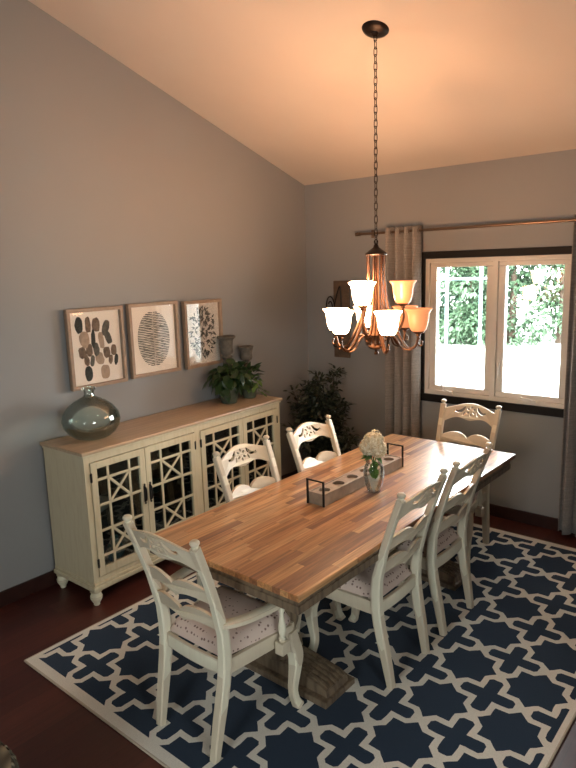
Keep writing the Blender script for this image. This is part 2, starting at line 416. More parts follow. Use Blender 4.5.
# ceiling: sloping slab
mb = MB(); y0, y1 = YF-WT, YB+WT
vs = [(x, y, ceilz(y)+dz) for dz in (0, .15) for y in (y0, y1) for x in (XL-WT, XR+WT)]
mb.add(vs, [(0, 1, 3, 2), (4, 6, 7, 5), (0, 4, 5, 1), (2, 3, 7, 6), (0, 2, 6, 4), (1, 5, 7, 3)])
structure(mb.build('ceiling', M['ceiling']), 'sloping vaulted ceiling rising away from the window wall', 'ceiling')
def side_wall(name, xa, xb, holes, label):
    """wall in the yz plane following the slope; holes as (y0,y1,z0,z1)"""
    mb = MB()
    ys = sorted({YF-WT, YB+WT, *[h[0] for h in holes], *[h[1] for h in holes]})
    def slab(ya, yb, za, top):
        zb0, zb1 = (ceilz(ya)+.03, ceilz(yb)+.03) if top is None else (top, top)
        vs = [(x, y, z) for x in (xa, xb) for y, z in ((ya, za), (yb, za), (yb, zb1), (ya, zb0))]
        mb.add(vs, [(0, 1, 2, 3), (7, 6, 5, 4), (0, 4, 5, 1), (1, 5, 6, 2), (2, 6, 7, 3), (3, 7, 4, 0)])
    for a, b in zip(ys[:-1], ys[1:]):
        h = [h for h in holes if h[0] <= a+1e-6 and h[1] >= b-1e-6]
        if h: slab(a, b, 0, h[0][2]); slab(a, b, h[0][3], None)
        else: slab(a, b, 0, None)
    return structure(mb.build(name, M['wall']), label, 'wall')
def end_wall(name, ya, yb, top, holes, label):
    mb = MB(); xs = sorted({XL, XR, *[h[0] for h in holes], *[h[1] for h in holes]})
    for a, b in zip(xs[:-1], xs[1:]):
        h = [h for h in holes if h[0] <= a+1e-6 and h[1] >= b-1e-6]
        if h: mb.box(a, b, ya, yb, 0, h[0][2]); mb.box(a, b, ya, yb, h[0][3], top)
        else: mb.box(a, b, ya, yb, 0, top)
    return structure(mb.build(name, M['wall']), label, 'wall')
W1 = (-2.487, -1.315, .95, 2.068)      # main window opening
W2 = (-.6, .6, 1.0, 2.0)             # right wall window, out of view
W3 = (-1.1, -.1, 1.1, 2.0)              # window in the wall behind the camera
side_wall('wall_left', XL-WT, XL, [], 'grey left wall behind the sideboard and pictures')
side_wall('wall_right', XR, XR+WT, [W2], 'grey right wall outside the photograph')
end_wall('wall_back', YB, YB+WT, ceilz(YB)+.03, [W1], 'grey wall with the window at the far end')
end_wall('wall_front', YF-WT, YF, ceilz(YF)+.03, [W3], 'grey wall behind the viewpoint')

def baseboard(name, x0, x1, y0, y1, label):
    mb = MB(); mb.box(x0, x1, y0, y1, 0, .098, bev=.004)
    structure(mb.build(name, M['base']), label, 'baseboard')
baseboard('baseboard_back', XL+.016, XR, YB-.016, YB, 'dark wooden baseboard under the window wall')
baseboard('baseboard_left', XL, XL+.016, YF, YB-.016, 'dark wooden baseboard along the left wall')

# ------------------------------------------------------------------ windows
def frame_rect(mb, x0, x1, z0, z1, w, ya, yb, bev=.003):
    wl, wr, wb, wt = w if isinstance(w, tuple) else (w,)*4
    mb.box(x0, x1, ya, yb, z1-wt, z1, bev=bev); mb.box(x0, x1, ya, yb, z0, z0+wb, bev=bev)
    mb.box(x0, x0+wl, ya, yb, z0+wb, z1-wt, bev=bev); mb.box(x1-wr, x1, ya, yb, z0+wb, z1-wt, bev=bev)
w1 = bpy.data.objects.new('window_1', None); C.objects.link(w1); w1.location = ((W1[0]+W1[1])/2, YB, W1[2])
structure(w1, 'two sash casement window with white frame and black casing', 'window')
ox, oy, oz = w1.location
def wpart(mb, name, mat, parent=None, off=True):
    o = mb.build(name, mat, parent or w1)
    if off: o.location = (-ox, -oy, -oz)
    return o
mb = MB(); frame_rect(mb, W1[0]-.057, W1[1]+.057, W1[2]-.062, W1[3]+.055, (.057, .057, .062, .055), YB-.022, YB-.001)
wpart(mb, 'casing', M['casing'])
mb = MB(); frame_rect(mb, W1[0], W1[1], W1[2], W1[3], .035, YB, YB+.12); xm = (W1[0]+W1[1])/2; mb.box(xm-.02, xm+.02, YB, YB+.12, W1[2]+.03, W1[3]-.03, bev=.003)
wpart(mb, 'frame', M['white'])
for (a, b) in ((W1[0]+.035, xm-.02), (xm+.02, W1[1]-.035)):
    mb = MB(); frame_rect(mb, a, b, W1[2]+.035, W1[3]-.035, (.054, .054, .04, .036), YB+.018, YB+.075, .006)
    s = wpart(mb, 'sash', M['white'])
    mb = MB(); mb.box(a+.05, b-.05, YB+.045, YB+.05, W1[2]+.07, W1[3]-.065)
    g = wpart(mb, 'pane', M['winglass'], s, False)
    hx = a+.17 if a < xm-.1 else b-.26
    mb = MB(); mb.box(hx-.055, hx+.055, YB-.012, YB+.03, W1[2]+.012, W1[2]+.04, bev=.006)
    mb.sweep([(hx+.03, YB-.018, W1[2]+.04), (hx-.01, YB-.03, W1[2]+.05), (hx-.05, YB-.03, W1[2]+.055) if a > xm-.1 else (hx-.045, YB-.025, W1[2]+.105)], .006)
    mb.lathe([(0, -.008), (.009, 0), (0, .012)], (hx-.05, YB-.03, W1[2]+.058) if a > xm-.1 else (hx-.045, YB-.025, W1[2]+.108), 10)
    wpart(mb, 'crank_handle', M['white'])
lx = xm+.045
mb = MB(); mb.box(lx-.008, lx+.008, YB+.0, YB+.02, 1.16, 1.26, bev=.004); mb.sweep([(lx, YB-.004, 1.25), (lx+.003, YB-.02, 1.22), (lx+.002, YB-.022, 1.15)], (.006, .004))
wpart(mb, 'sash_lock', M['white'])
# out-of-view windows
w2 = bpy.data.objects.new('window_2', None); C.objects.link(w2); structure(w2, 'wide window in the right wall', 'window')
mb = MB()
for (y0_, y1_) in ((W2[0], W2[0]+.05), (W2[1]-.05, W2[1]), ((W2[0]+W2[1])/2-.03, (W2[0]+W2[1])/2+.03)): mb.box(XR, XR+.1, y0_, y1_, W2[2], W2[3])
mb.box(XR, XR+.1, W2[0], W2[1], W2[2], W2[2]+.05); mb.box(XR, XR+.1, W2[0], W2[1], W2[3]-.05, W2[3]); mb.build('frame', M['white'], w2)
mb = MB(); mb.box(XR+.05, XR+.055, W2[0]+.05, W2[1]-.05, W2[2]+.05, W2[3]-.05); mb.build('pane', M['winglass'], w2)
w3 = bpy.data.objects.new('window_3', None); C.objects.link(w3); structure(w3, 'wide window behind the viewpoint', 'window')
mb = MB(); frame_rect(mb, W3[0], W3[1], W3[2], W3[3], .05, YF-.1, YF); mb.box(-.63, -.57, YF-.1, YF, W3[2], W3[3]); mb.build('frame', M['white'], w3)
mb = MB(); mb.box(W3[0]+.05, W3[1]-.05, YF-.055, YF-.05, W3[2]+.05, W3[3]-.05); mb.build('pane', M['winglass'], w3)

# ------------------------------------------------------------------ curtains
rt = thing('curtain_rod', 'thin brown metal curtain rod above the window', 'curtain rod', (-3.09, 4.66, 2.295))
mb = MB(); mb.sweep([(0, 0, 0), (2.6, 0, 0)], .011, 12); mb.build('rod', M['rod'], rt)
for x in (0, 2.6):
    mb = MB(); mb.lathe([(0, -.03), (.016, -.026), (.018, -.005), (.014, 0), (.016, .005), (.016, .018), (0, .022)], mat=Matrix.Translation((x, 0, 0)) @ Euler((0, PI/2, 0)).to_matrix().to_4x4(), n=14); mb.build('end_cap', M['rod'], rt)
for x in (.1, 2.5):
    mb = MB(); mb.sweep([(x, .002, 0), (x, .079, 0)], .006); mb.box(x-.015, x+.015, .072, .079, -.035, .035, bev=.002); mb.build('bracket', M['rod'], rt)
def curtain(label, x0, x1, folds, ztop, zbot, spread, ph):
    nx, nz = folds*14, 26
    mb = MB(); vs = []; fs = []
    for j in range(nz+1):
        t = j/nz; z = ztop*(1-t)+zbot*t
        for i in range(nx+1):
            u = i/nx
            x = x0*(1-u)+x1*u + (spread*(u-.0))*t
            a = 2*PI*folds*u+ph
            amp = (.046+.012*math.sin(2.3*u*PI+1))*(1-.15*t)
            y = 4.657+amp*math.sin(a)+.006*math.sin(3.1*a+5*t)*t
            x += .008*math.cos(a*2)*t
            vs.append((x, y, z-(.012*(1-math.cos(a*2))/2 if j == 0 else 0)))
    for j in range(nz):
        for i in range(nx): fs.append((j*(nx+1)+i, j*(nx+1)+i+1, (j+1)*(nx+1)+i+1, (j+1)*(nx+1)+i))
    mb.add(vs, fs, 0, True)
    o = mb.build('curtain', M['curtain'], fixn=False, angle=80)
    md = o.modifiers.new('thick', 'SOLIDIFY'); md.thickness = .003
    c = Vector(((x0+x1)/2, 4.657, zbot)); o.data.transform(Matrix.Translation(-c)); o.location = c
    tag(o, label, 'curtain', 'linen curtains on the rod')
    for k in range(folds*2):
        u = (k+.5)/(folds*2)
        if k*1.0 >= 0:
            a = (round((2*PI*folds*u+ph)/PI)*PI-ph)/(2*PI*folds)
            if 0 < a < 1:
                gx = x0*(1-a)+x1*a-c.x
                g = MB(); ring = [(gx+.0, .019*math.cos(q), 2.295-c.z+.019*math.sin(q)) for q in [2*PI*i/16 for i in range(16)]]
                g.sweep(ring, .0035, 6, closed=True); g.build('grommet', M['rod'], o)
    return o
curtain('taupe grommet curtain hanging at the left side of the window', -2.835, -2.50, 4, 2.335, .03, .0, .6)
curtain('taupe grommet curtain at the right edge of the photo, right of the window', -1.335, -.95, 4, 2.335, .03, -.03, .2)

# ------------------------------------------------------------------ outside
mb = MB(); mb.box(-60, 30, YB+WT+.2, 90, -.62, -.5); structure(mb.build('ground_outside', M['outgrass']), 'sunlit pale ground beyond the window', 'ground')
def outtree(name, label, x, y, h, r, mat, seed, n=5200, lo=.02):
    rr = random.Random(seed); t = thing(name, label, 'tree', (x, y, -.5), 0, 'trees seen through the window')
    mb = MB(); mb.sweep(smoothpts([(0, 0, 0), (.05, 0, h*.3), (-.05, .05, h*.6), (0, 0, h*.9)], 4), [.14-.11*i/12 for i in range(13)], 8); mb.build('trunk', M['bark'], t)
    mb = MB(); blobs = [(rr.uniform(-.6, .6)*r, rr.uniform(-.5, .5)*r, rr.uniform(lo, .95)*h, rr.uniform(.3, .55)*r) for _ in range(26)]
    for i in range(n):
        b = rr.choice(blobs); d = Vector((rr.gauss(0, 1), rr.gauss(0, 1), rr.gauss(0, 1))).normalized()
        p = Vector(b[:3])+d*b[3]*rr.uniform(.6, 1.05)
        if p.z < .02: p.z = rr.uniform(.02, .3)
        mb.leaf(p, (d+Vector((rr.gauss(0, .6), rr.gauss(0, .6), rr.gauss(0, .4)-.3))), (0, 0, 1), rr.uniform(.14, .24), rr.uniform(.09, .14), 0, .2, 1)
    mb.build('foliage', mat, t, fixn=False)
for i, (x, y, h, r, mt) in enumerate([(-10.6, 19.6, 6.0, 1.7, 'leafA'), (-9.0, 20.6, 6.5, 1.6, 'leafA'), (-8.3, 18.9, 3.4, 1.0, 'leafB'), (-7.3, 19.6, 5.6, 1.5, 'leafB'), (-6.0, 20.2, 5.6, 1.4, 'leafB'), (-12.6, 21.5, 6.4, 1.8, 'leafA'), (-4.4, 21, 5.4, 1.4, 'leafB')]):
    outtree('garden_tree', ['green tree seen through the left pane of the window, at its left side', 'tall green tree seen through the left pane at its right side',
        'low pale green tree behind the middle post of the window', 'pale green tree in the left part of the right window pane', 'pale green tree in the right window pane, just left of the white porch post',
        'green tree half hidden by the left curtain', 'pale tree at the far right of the right window pane, beyond the porch post'][i], x, y, h, r, M[mt], 40+i)
pp = thing('porch_post', 'white square porch post seen through the right pane', 'post', (-1.80, 6.5, -.5))
mb = MB(); mb.box(-.07, .07, -.07, .07, .16, 3.3, bev=.006); mb.build('shaft', M['outwhite'], pp)
mb = MB(); mb.box(-.10, .10, -.10, .10, 0, .16, bev=.008); mb.build('base', M['outwhite'], pp)
tr = thing('garden_trellis', 'pale metal trellis frame seen through the left pane', 'trellis', (-3.39, 7.0, -.5))
for x in (0, .42):
    mb = MB(); mb.box(x-.016, x+.016, -.016, .016, 0, 2.75, bev=.003); mb.build('post', M['outpale'], tr)
mb = MB(); mb.box(-.25, .62, -.014, .014, 2.33, 2.36, bev=.003); mb.build('crossbar', M['outpale'], tr)

# ------------------------------------------------------------------ rug
RX, RY = -1.862, 2.93
RZ = .010
rg = thing('area_rug', 'navy blue rug with cream trellis pattern under the dining table', 'rug', (RX, RY, 0))
mb = MB(); mb.box(-1.202, 1.202, -1.545, 1.545, .0005, RZ, bev=.004); mb.build('pile', M['rug'], rg)
mb = MB()
for (a, b) in (((-1.202, -1.545), (1.202, -1.545)), ((1.202, -1.545), (1.202, 1.545)), ((1.202, 1.545), (-1.202, 1.545)), ((-1.202, 1.545), (-1.202, -1.545))):
    mb.sweep([(a[0], a[1], .006), (b[0], b[1], .006)], .0055, 8)
mb.build('bound_edge', simple('rug_binding', (.50, .42, .32), .9), rg)

# ------------------------------------------------------------------ chairs
def pY(z):   # rear post centre line (local y), z above floor
    k = [(0, -.24), (.15, -.213), (.30, -.182), (.42, -.165), (.55, -.172), (.75, -.225), (.9, -.277), (1.0, -.315), (1.1, -.36)]
    for (a, ya), (b, yb) in zip(k[:-1], k[1:]):
        if z <= b: return ya+(yb-ya)*(z-a)/(b-a)
    return k[-1][1]
def pX(z): return .176+.034*z
def slat_fn(z_mid, bow=.030):
    def fn(x, y, z): return (x, pY(z)-bow*(1-(x/.2)**2)+y, z)
    return fn
def ribbon(spine, w):
    """closed 2D loop along a spine with half widths"""
    P = smoothpts([(a, b, 0) for a, b in spine], 4); W = interp(w, 0, 4)
    L_, R_ = [], []
    for i, p in enumerate(P):
        t = (P[min(i+1, len(P)-1)]-P[max(i-1, 0)]).normalized(); n = Vector((-t.y, t.x, 0))
        L_.append((p.x+n.x*W[i], p.y+n.y*W[i])); R_.append((p.x-n.x*W[i], p.y-n.y*W[i]))
    return L_+R_[::-1]
def make_chair(arms, label, cat='chair'):
    t = thing('dining_chair', label, cat)
    hw = .242 if arms else .205     # front half width
    n = 20
    mat = M['chair']
    # rear legs running up into the back posts
    for sx in (-1, 1):
        zs = [0, .08, .16, .24, .32, .40, .48, .56, .64, .72, .80, .88, .94, .985]
        mb = MB(); mb.sweep([(sx*pX(z), pY(z), z) for z in zs], [(.0192+.003*math.sin(min(z, .6)/.6*PI), .017+.009*math.sin(min(z, .75)/.75*PI)) for z in zs], rect=True, up=(0, 1, 0))
        lg = mb.build('leg', mat, t)
        mb = MB(); mb.lathe([(0, -.004), (.012, -.003), (.013, .002), (.010, .007), (.016, .012), (.0205, .019), (.020, .026), (.013, .033), (0, .035)], (sx*pX(.985), pY(.985), .985), 14)
        mb.build('finial', mat, lg)
    # front legs
    for sx in (-1, 1):
        pts = [(sx*(hw-.018), .205, .40), (sx*(hw-.014), .214, .34), (sx*(hw-.006), .232, .27), (sx*(hw-.008), .226, .19), (sx*(hw-.012), .214, .10), (sx*(hw-.008), .222, .04), (sx*(hw-.003), .240, .0)]
        se = [(.030, .028), (.032, .032), (.029, .031), (.023, .025), (.0185, .020), (.018, .019), (.022, .024)]
        mb = MB(); mb.sweep(smoothpts(pts, 4), interp(se, 0, 4), rect=True, up=(0, 1, 0)); mb.build('leg', mat, t)
    # seat frame: four rails
    mb = MB(); zl, zh = .362, .428
    def rail(a, b, th=.011): 
        a = Vector(a); b = Vector(b); mb.sweep([(a.x, a.y, (zl+zh)/2), (b.x, b.y, (zl+zh)/2)], (th, (zh-zl)/2), rect=True, up=(0, 0, 1))
    rx = pX(.4)
    rail((-rx, pY(.4)+.005, 0), (-hw+.008, .212, 0)); rail((rx, pY(.4)+.005, 0), (hw-.008, .212, 0))
    rail((-hw+.01, .222, 0), (hw-.01, .222, 0)); 
    k = 10
    mb.sweep([(-rx+2*rx*i/k, pY(.4)-.012*(1-(2*i/k-1)**2), (zl+zh)/2) for i in range(k+1)], (.010, (zh-zl)/2), rect=True, up=(0, 0, 1))
    mb.build('seat_frame', mat, t)
    # cushion
    mb = MB(); nx, ny = 16, 16; vs = []; fs = []
    def cpt(u, v, zz): 
        yy = -.158+.388*v; w = (rx-.022)*(1-v)+(hw+.0)*v-.03*max(0, v-.8)**2/.04*abs(2*u-1)**3
        if v < .12: w = min(w, rx-.019)
        return ((2*u-1)*w, yy, zz)
    for j in range(ny+1):
        for i in range(nx+1):
            u, v = i/nx, j/ny
            e = 1-max(abs(2*u-1)**5, abs(2*v-1)**5)
            vs.append(cpt(u, v, .430+.012+.056*max(e, 0)**.45))
    o = len(vs)
    for j in range(ny+1):
        for i in range(nx+1): vs.append(cpt(i/nx, j/ny, .426))
    q = nx+1
    for j in range(ny):
        for i in range(nx):
            fs.append((j*q+i, j*q+i+1, (j+1)*q+i+1, (j+1)*q+i)); fs.append((o+j*q+i, o+(j+1)*q+i, o+(j+1)*q+i+1, o+j*q+i+1))
    for i in range(nx): fs.append((i, o+i, o+i+1, i+1)); fs.append((ny*q+i, ny*q+i+1, o+ny*q+i+1, o+ny*q+i))
    for j in range(ny): fs.append((j*q, (j+1)*q, o+(j+1)*q, o+j*q)); fs.append((j*q+nx, o+j*q+nx, o+(j+1)*q+nx, (j+1)*q+nx))
    mb.add(vs, fs, 0, True); mb.build('seat_cushion', M['seat'], t, angle=60)
    # crest rail with pierced rosette and scrolls
    W = .196; us = [-1+2*i/40 for i in range(41)]
    top = [(u*W, .958+.045*math.cos(PI*u/2)**1.3) for u in us]
    def bot(u):
        a = abs(u)
        return .858+.037*math.sin(min(a, 1)*PI)**.8*(1 if a > .5 else 1) - .0 + (.020*math.cos(PI*a) if a < .5 else 0)
    def bot(u):
        a = abs(u)
        if a > .45: return .858+.042*math.sin((1-a)/.55*PI/2)
        return .900-.016*(.5+.5*math.cos(a/.45*PI))
    outer = top+[(u*W, bot(u)) for u in us[::-1]]
    cz = .948; holes = []
    for k in range(6):
        a = PI/6+k*PI/3; cx_, cz_ = .0255*math.cos(a), .0255*math.sin(a)
        holes.append([(cx_+0.0112*math.cos(q)*math.cos(a)-0.0068*math.sin(q)*math.sin(a), cz+cz_+0.0112*math.cos(q)*math.sin(a)+0.0068*math.sin(q)*math.cos(a)) for q in [2*PI*i/8 for i in range(8)]])
    for sx in (-1, 1):
        r1 = ribbon([(sx*.046, cz+.030), (sx*.056, cz+.014), (sx*.074, cz-.002), (sx*.096, cz-.009), (sx*.116, cz-.002)], [.004, .0095, .0105, .008, .007])
        r2 = ribbon([(sx*.045, cz-.006), (sx*.052, cz-.019), (sx*.055, cz-.033)], [.003, .0065, .003])
        holes += [r1, r2]
    mb = MB(); mb.plate([outer]+holes, .012, slat_fn(.93)); mb.build('crest_rail', mat, t, angle=40)
    for zb in (.700, .568):
        Wd = pX(zb)+.004; us2 = [-1+2*i/36 for i in range(37)]
        def arch(u): a = abs(u); return math.sin(PI*min(1, a**.85))**.8 if 0 < a < 1 else 0
        top = [(u*Wd, zb+.058+.038*arch(u)) for u in us2]; btm = [(u*Wd, zb-.004+.028*arch(u)) for u in us2[::-1]]
        mb = MB(); mb.plate([top+btm], .015, slat_fn(zb)); mb.build('slat', mat, t, angle=40)
    if arms:
        for sx in (-1, 1):
            pts = [(sx*(pX(.61)+.004), pY(.61)+.008, .602), (sx*(pX(.61)+.03), pY(.61)+.05, .602), (sx*.252, -.07, .603), (sx*.272, .03, .604), (sx*.274, .10, .603), (sx*.268, .165, .598)]
            se = [(.022, .011), (.026, .012), (.026, .012), (.024, .0125), (.026, .0125), (.018, .011)]
            mb = MB(); mb.sweep(smoothpts(pts, 5), interp(se, 0, 5), rect=True, up=(0, 0, 1)); ar = mb.build('armrest', mat, t)
            bx, by = sx*.266, .110
            mb = MB(); mb.box(bx-.024, bx+.022, by-.026, by+.026, .350, .408, bev=.004)
            mb.lathe([(.013, 0), (.017, .008), (.017, .016), (.010, .022), (.013, .034), (.0185, .055), (.0175, .075), (.011, .11), (.009, .135), (.013, .145), (.013, .152), (.009, .158), (.011, .185), (.010, .193)], (bx, by, .406), 14)
            mb.build('arm_support', mat, t)
    return t
GC = 'cream dining chairs around the wooden table'
chA = make_chair(True, 'cream armchair nearest the viewer at the near end of the table', 'chair'); chA['group'] = GC
chS = make_chair(False, 'x'); chS['group'] = GC
def place(o, x, y, rz, label=None):
    o.location = (x, y, RZ); o.rotation_euler = (0, 0, rz)
    if label: o['label'] = label
place(chA, -1.927, 1.77, 0)
place(chS, -1.65, 2.56, PI/2, 'cream ladder back chair on the right side of the table, the nearer one')
place(copy_tree(chS), -1.65, 3.12, PI/2, 'cream ladder back chair on the right side of the table, the farther one')
place(copy_tree(chS), -2.19, 2.53, -PI/2, 'cream chair between table and sideboard, in front of the cabinet doors')
place(copy_tree(chS), -2.19, 3.17, -PI/2, 'cream chair on the sideboard side of the table, in front of the leafy floor plant')
place(copy_tree(chA), -1.865, 3.955, PI, 'cream armchair at the far end of the table under the window')

# ------------------------------------------------------------------ table
TX = -1.925
tb = thing('dining_table', 'long butcher block dining table on weathered wooden trestle base', 'table', (TX, 2.9, RZ))
mb = MB(); mb.box(-.475, .475, -1.155, 1.16, .722, .750, bev=.0025); mb.build('tabletop', M['table'], tb)
mb = MB()
mb.box(-.462, .462, -1.143, 1.10, .700, .722); mb.box(-.470, .470, -1.151, 1.09, .664, .700, bev=.003)
mb.build('apron', M['tbase'], tb)
for yc in (-.715, .64):
    mb = MB(); y = yc
    mb.box(-.36, .36, y-.125, y+.115, 0, .032, bev=.004)
    ft = mb.build('foot', M['tbase'], tb)
    mb = MB()
    for sx in (-1, 1):
        # rounded raised shoulder: rises toward the middle
        pr = [(.345, .032), (.337, .062), (.30, .078), (.22, .090), (.12, .104), (0, .110), (0, .032)]
        lp = [(sx*a, b) for a, b in pr]
        mb.plate([lp], .17, lambda x_, y_, z_, yy=y-.005: (x_, y_+yy, z_))
        for gy in (-.06, -.03, 0, .03, .06):
            mb.sweep([(sx*a, y-.005+gy, b+.001) for a, b in [(.335, .063), (.30, .079), (.22, .091), (.12, .105)]], (.0115, .004), rect=True, up=(0, 0, 1))
    mb.build('shoulder', M['tbase'], ft)
    mb = MB(); mb.lathe([(.095, .100), (.10, .16), (.085, .18), (.06, .20), (.07, .23), (.085, .28), (.085, .36), (.068, .45), (.05, .52), (.048, .56), (.065, .58), (.065, .60), (.05, .61), (.09, .65), (.09, .666)], (0, y-.005, 0), 28)
    mb.build('pedestal', M['tbase'], tb)

# ------------------------------------------------------------------ sideboard
SY0, SY1, SXF, SXB, SH = 1.915, 3.79, -3.225, -3.685, .990
STH = math.radians(1.25)
SL = SY1-SY0
sb = thing('sideboard', 'long cream sideboard with four fretwork glass doors and wooden top', 'sideboard', (SXB, SY0, 0), STH)
# local: x 0..D (front), y 0..SL
D = SXF-SXB
mb = MB(); mb.box(0, D, 0, SL, SH-.022, SH, bev=.006); mb.box(.0, D-.012, .012, SL-.012, SH-.040, SH-.022, 1, bev=.006); mb.build('top', [M['cabtop'], M['cab']], sb)
mb = MB()
bd = D-.022; e = .022
mb.box(0, bd-.0185, e, e+.022, .12, SH-.04); mb.box(0, bd-.0185, SL-e-.022, SL-e, .12, SH-.04)      # sides
mb.box(0.012, bd-.0185, SL/2-.012, SL/2+.012, .15, SH-.04); mb.box(0, .012, e+.022, SL-e-.022, .12, SH-.04)                   # divider, back
mb.box(.012, bd-.0185, e+.022, SL-e-.022, .12, .150)                                                                       # bottom
fx = bd
# face frame
for (a, b) in ((e, e+.038), (SL/2-.026, SL/2+.026), (SL-e-.038, SL-e)): mb.box(fx-.018, fx, a, b, .12, SH-.04)
for (a, b) in ((e+.038, SL/2-.026), (SL/2+.026, SL-e-.038)): mb.box(fx-.018, fx-.0003, a, b, SH-.075, SH-.04); mb.box(fx-.018, fx-.0003, a, b, .12, .175)
mb.build('body', M['cab'], sb)
mb = MB()
mb.box(-.0, bd+.022, .004, SL-.004, .098, .128, bev=.008); mb.box(0, bd+.012, .016, SL-.016, .126, .148, bev=.006)
mb.build('base_moulding', M['cab'], sb)
mb = MB(); mb.box(.013, fx-.03, e+.022, SL/2-.012, .50, .516); mb.box(.013, fx-.03, SL/2+.012, SL-e-.022, .50, .516); mb.build('shelf', M['dark_in'], sb)
mb = MB(); mb.box(.0125, .016, e+.023, SL-e-.023, .151, SH-.045)
for a, b in ((e+.0225, e+.025), (SL/2-.0145, SL/2-.0125), (SL/2+.0125, SL/2+.0145), (SL-e-.025, SL-e-.0225)): mb.box(.013, fx-.02, a, b, .151, SH-.045)
mb.build('lining', M['dark_in'], sb)
for (x, y) in ((bd-.014, .036), (.05, .036), (bd-.014, SL-.036), (.05, SL-.036)):
    mb = MB(); mb.lathe([(.016, 0), (.020, .006), (.018, .014), (.024, .022), (.036, .045), (.038, .062), (.030, .078), (.026, .084), (.036, .090), (.036, .099)], (x, y, 0), 18); mb.build('foot', M['cab'], sb)
# doors
def fret(mb, y0, y1, z0, z1, x0, x1):
    w = .0082; cy1, cy2 = y0+(y1-y0)*.25, y0+(y1-y0)*.75
    zz = [z0+(z1-z0)*k for k in (.115, .37, .63, .885)]
    def bar(a, b, ww=w):
        mb.sweep([(x0, a[0], a[1]), (x0, b[0], b[1])], (ww, (x1-x0)/2), rect=True, up=(1, 0, 0))
    bar((cy1, z0), (cy1, z1)); bar((cy2, z0), (cy2, z1))
    bar((y0, zz[0]), (y1, zz[0])); bar((y0, zz[3]), (y1, zz[3]))
    for z in zz[1:3]: bar((y0, z), (y1, z))
    bar((cy1, zz[2]), (cy2, zz[3])); bar((cy2, zz[2]), (cy1, zz[3]))
    bar((cy1, zz[0]), (cy2, zz[1])); bar((cy2, zz[0]), (cy1, zz[1]))
dz0, dz1 = .180, SH-.080
spans = [(e+.040, SL/4-.0015, 1), (SL/4+.0015, SL/2-.028, -1), (SL/2+.028, SL*.75-.0015, 1), (SL*.75+.0015, SL-e-.040, -1)]
for (a, b, side) in spans:
    mb = MB(); st = .043
    def fr(y0_, y1_, z0_, z1_): mb.box(fx-.014, fx+.006, y0_, y1_, z0_, z1_, bev=.002)
    fr(a, a+st, dz0, dz1); fr(b-st, b, dz0, dz1); fr(a+st, b-st, dz1-st, dz1); fr(a+st, b-st, dz0, dz0+st+.008)
    dr = mb.build('door', M['cab'], sb)
    mb = MB(); fret(mb, a+st, b-st, dz0+st+.008, dz1-st, fx-.002, fx+.005); mb.build('fretwork', M['cab'], dr)
    mb = MB(); mb.box(fx-.010, fx-.008, a+st-.003, b-st+.003, dz0+st, dz1-st); mb.build('pane', M['cabglass'], dr)
    hy = b-st/2 if side == 1 else a+st/2; hz = (dz0+dz1)/2+.06
    mb = MB(); mb.box(fx+.006, fx+.009, hy-.008, hy+.008, hz-.055, hz+.055, bev=.001)
    mb.sweep(smoothpts([(fx+.008, hy, hz+.045), (fx+.022, hy, hz+.040), (fx+.026, hy, hz), (fx+.022, hy, hz-.040), (fx+.008, hy, hz-.045)], 4), .0045, 8)
    mb.lathe([(0, -.008), (.008, 0), (0, .010)], (fx+.010, hy, hz+.062), 10); mb.lathe([(0, -.010), (.008, 0), (0, .008)], (fx+.010, hy, hz-.062), 10)
    mb.build('handle', M['iron'], dr)
    yy = a if side == 1 else b
    for z in (dz1-.09, dz0+.09):
        mb = MB(); mb.sweep([(fx+.006, yy, z-.03), (fx+.006, yy, z+.03)], .0045, 8); mb.box(fx+.002, fx+.007, yy-.007, yy+.007, z-.026, z+.026); mb.build('hinge', M['iron'], dr)

# things kept in the sideboard
def in_sb(x, y, z): return (SXB+x*math.cos(STH)-y*math.sin(STH), SY0+x*math.sin(STH)+y*math.cos(STH), z)
def lathe_thing(name, label, cat, prof, loc, mat, group=None, n=22):
    mb = MB(); mb.lathe(prof, n=n); o = mb.build(name, mat, loc=loc); return tag(o, label, cat, group)
whitec = simple('white_ceramic', (.62, .62, .58), .25); bluec = simple('blue_ceramic', (.06, .14, .30), .3); yel = simple('olive_glaze', (.36, .34, .07), .35)
redb = simple('red_tin', (.35, .07, .04), .45); tealc = simple('teal_glaze', (.07, .22, .20), .3)
bowl = [(.03, 0), (.04, .008), (.075, .035), (.09, .07), (.085, .07), (.07, .038), (.035, .014), (0, .012)]
vasep = [(.035, 0), (.05, .02), (.06, .07), (.045, .12), (.022, .15), (.026, .17), (.02, .168), (0, .14)]
lathe_thing('bowl', 'white bowl on the cabinet shelf behind the leftmost door', 'bowl', bowl, in_sb(.25, .22, .516), whitec)
lathe_thing('jar', 'teal jar on the cabinet floor behind the leftmost door', 'jar', vasep, in_sb(.28, .30, .150), tealc)
lathe_thing('bowl', 'teal bowl on the cabinet shelf behind the second door from the left', 'bowl', bowl, in_sb(.28, .66, .516), tealc)
lathe_thing('vase', 'white vase on the cabinet floor behind the second door from the left', 'vase', vasep, in_sb(.30, .62, .150), whitec)
lathe_thing('jar', 'olive yellow jar on the cabinet shelf behind the third door from the left', 'jar', vasep, in_sb(.30, 1.06, .516), yel)
lathe_thing('bowl', 'olive bowl on the cabinet floor behind the third door from the left', 'bowl', bowl, in_sb(.30, 1.10, .150), yel)
lathe_thing('vase', 'blue vase on the cabinet shelf behind the third door, beside its right stile', 'vase', vasep, in_sb(.30, 1.26, .516), bluec)
lathe_thing('jar', 'red jar on the cabinet floor behind the rightmost door', 'jar', vasep, in_sb(.30, 1.48, .150), redb)
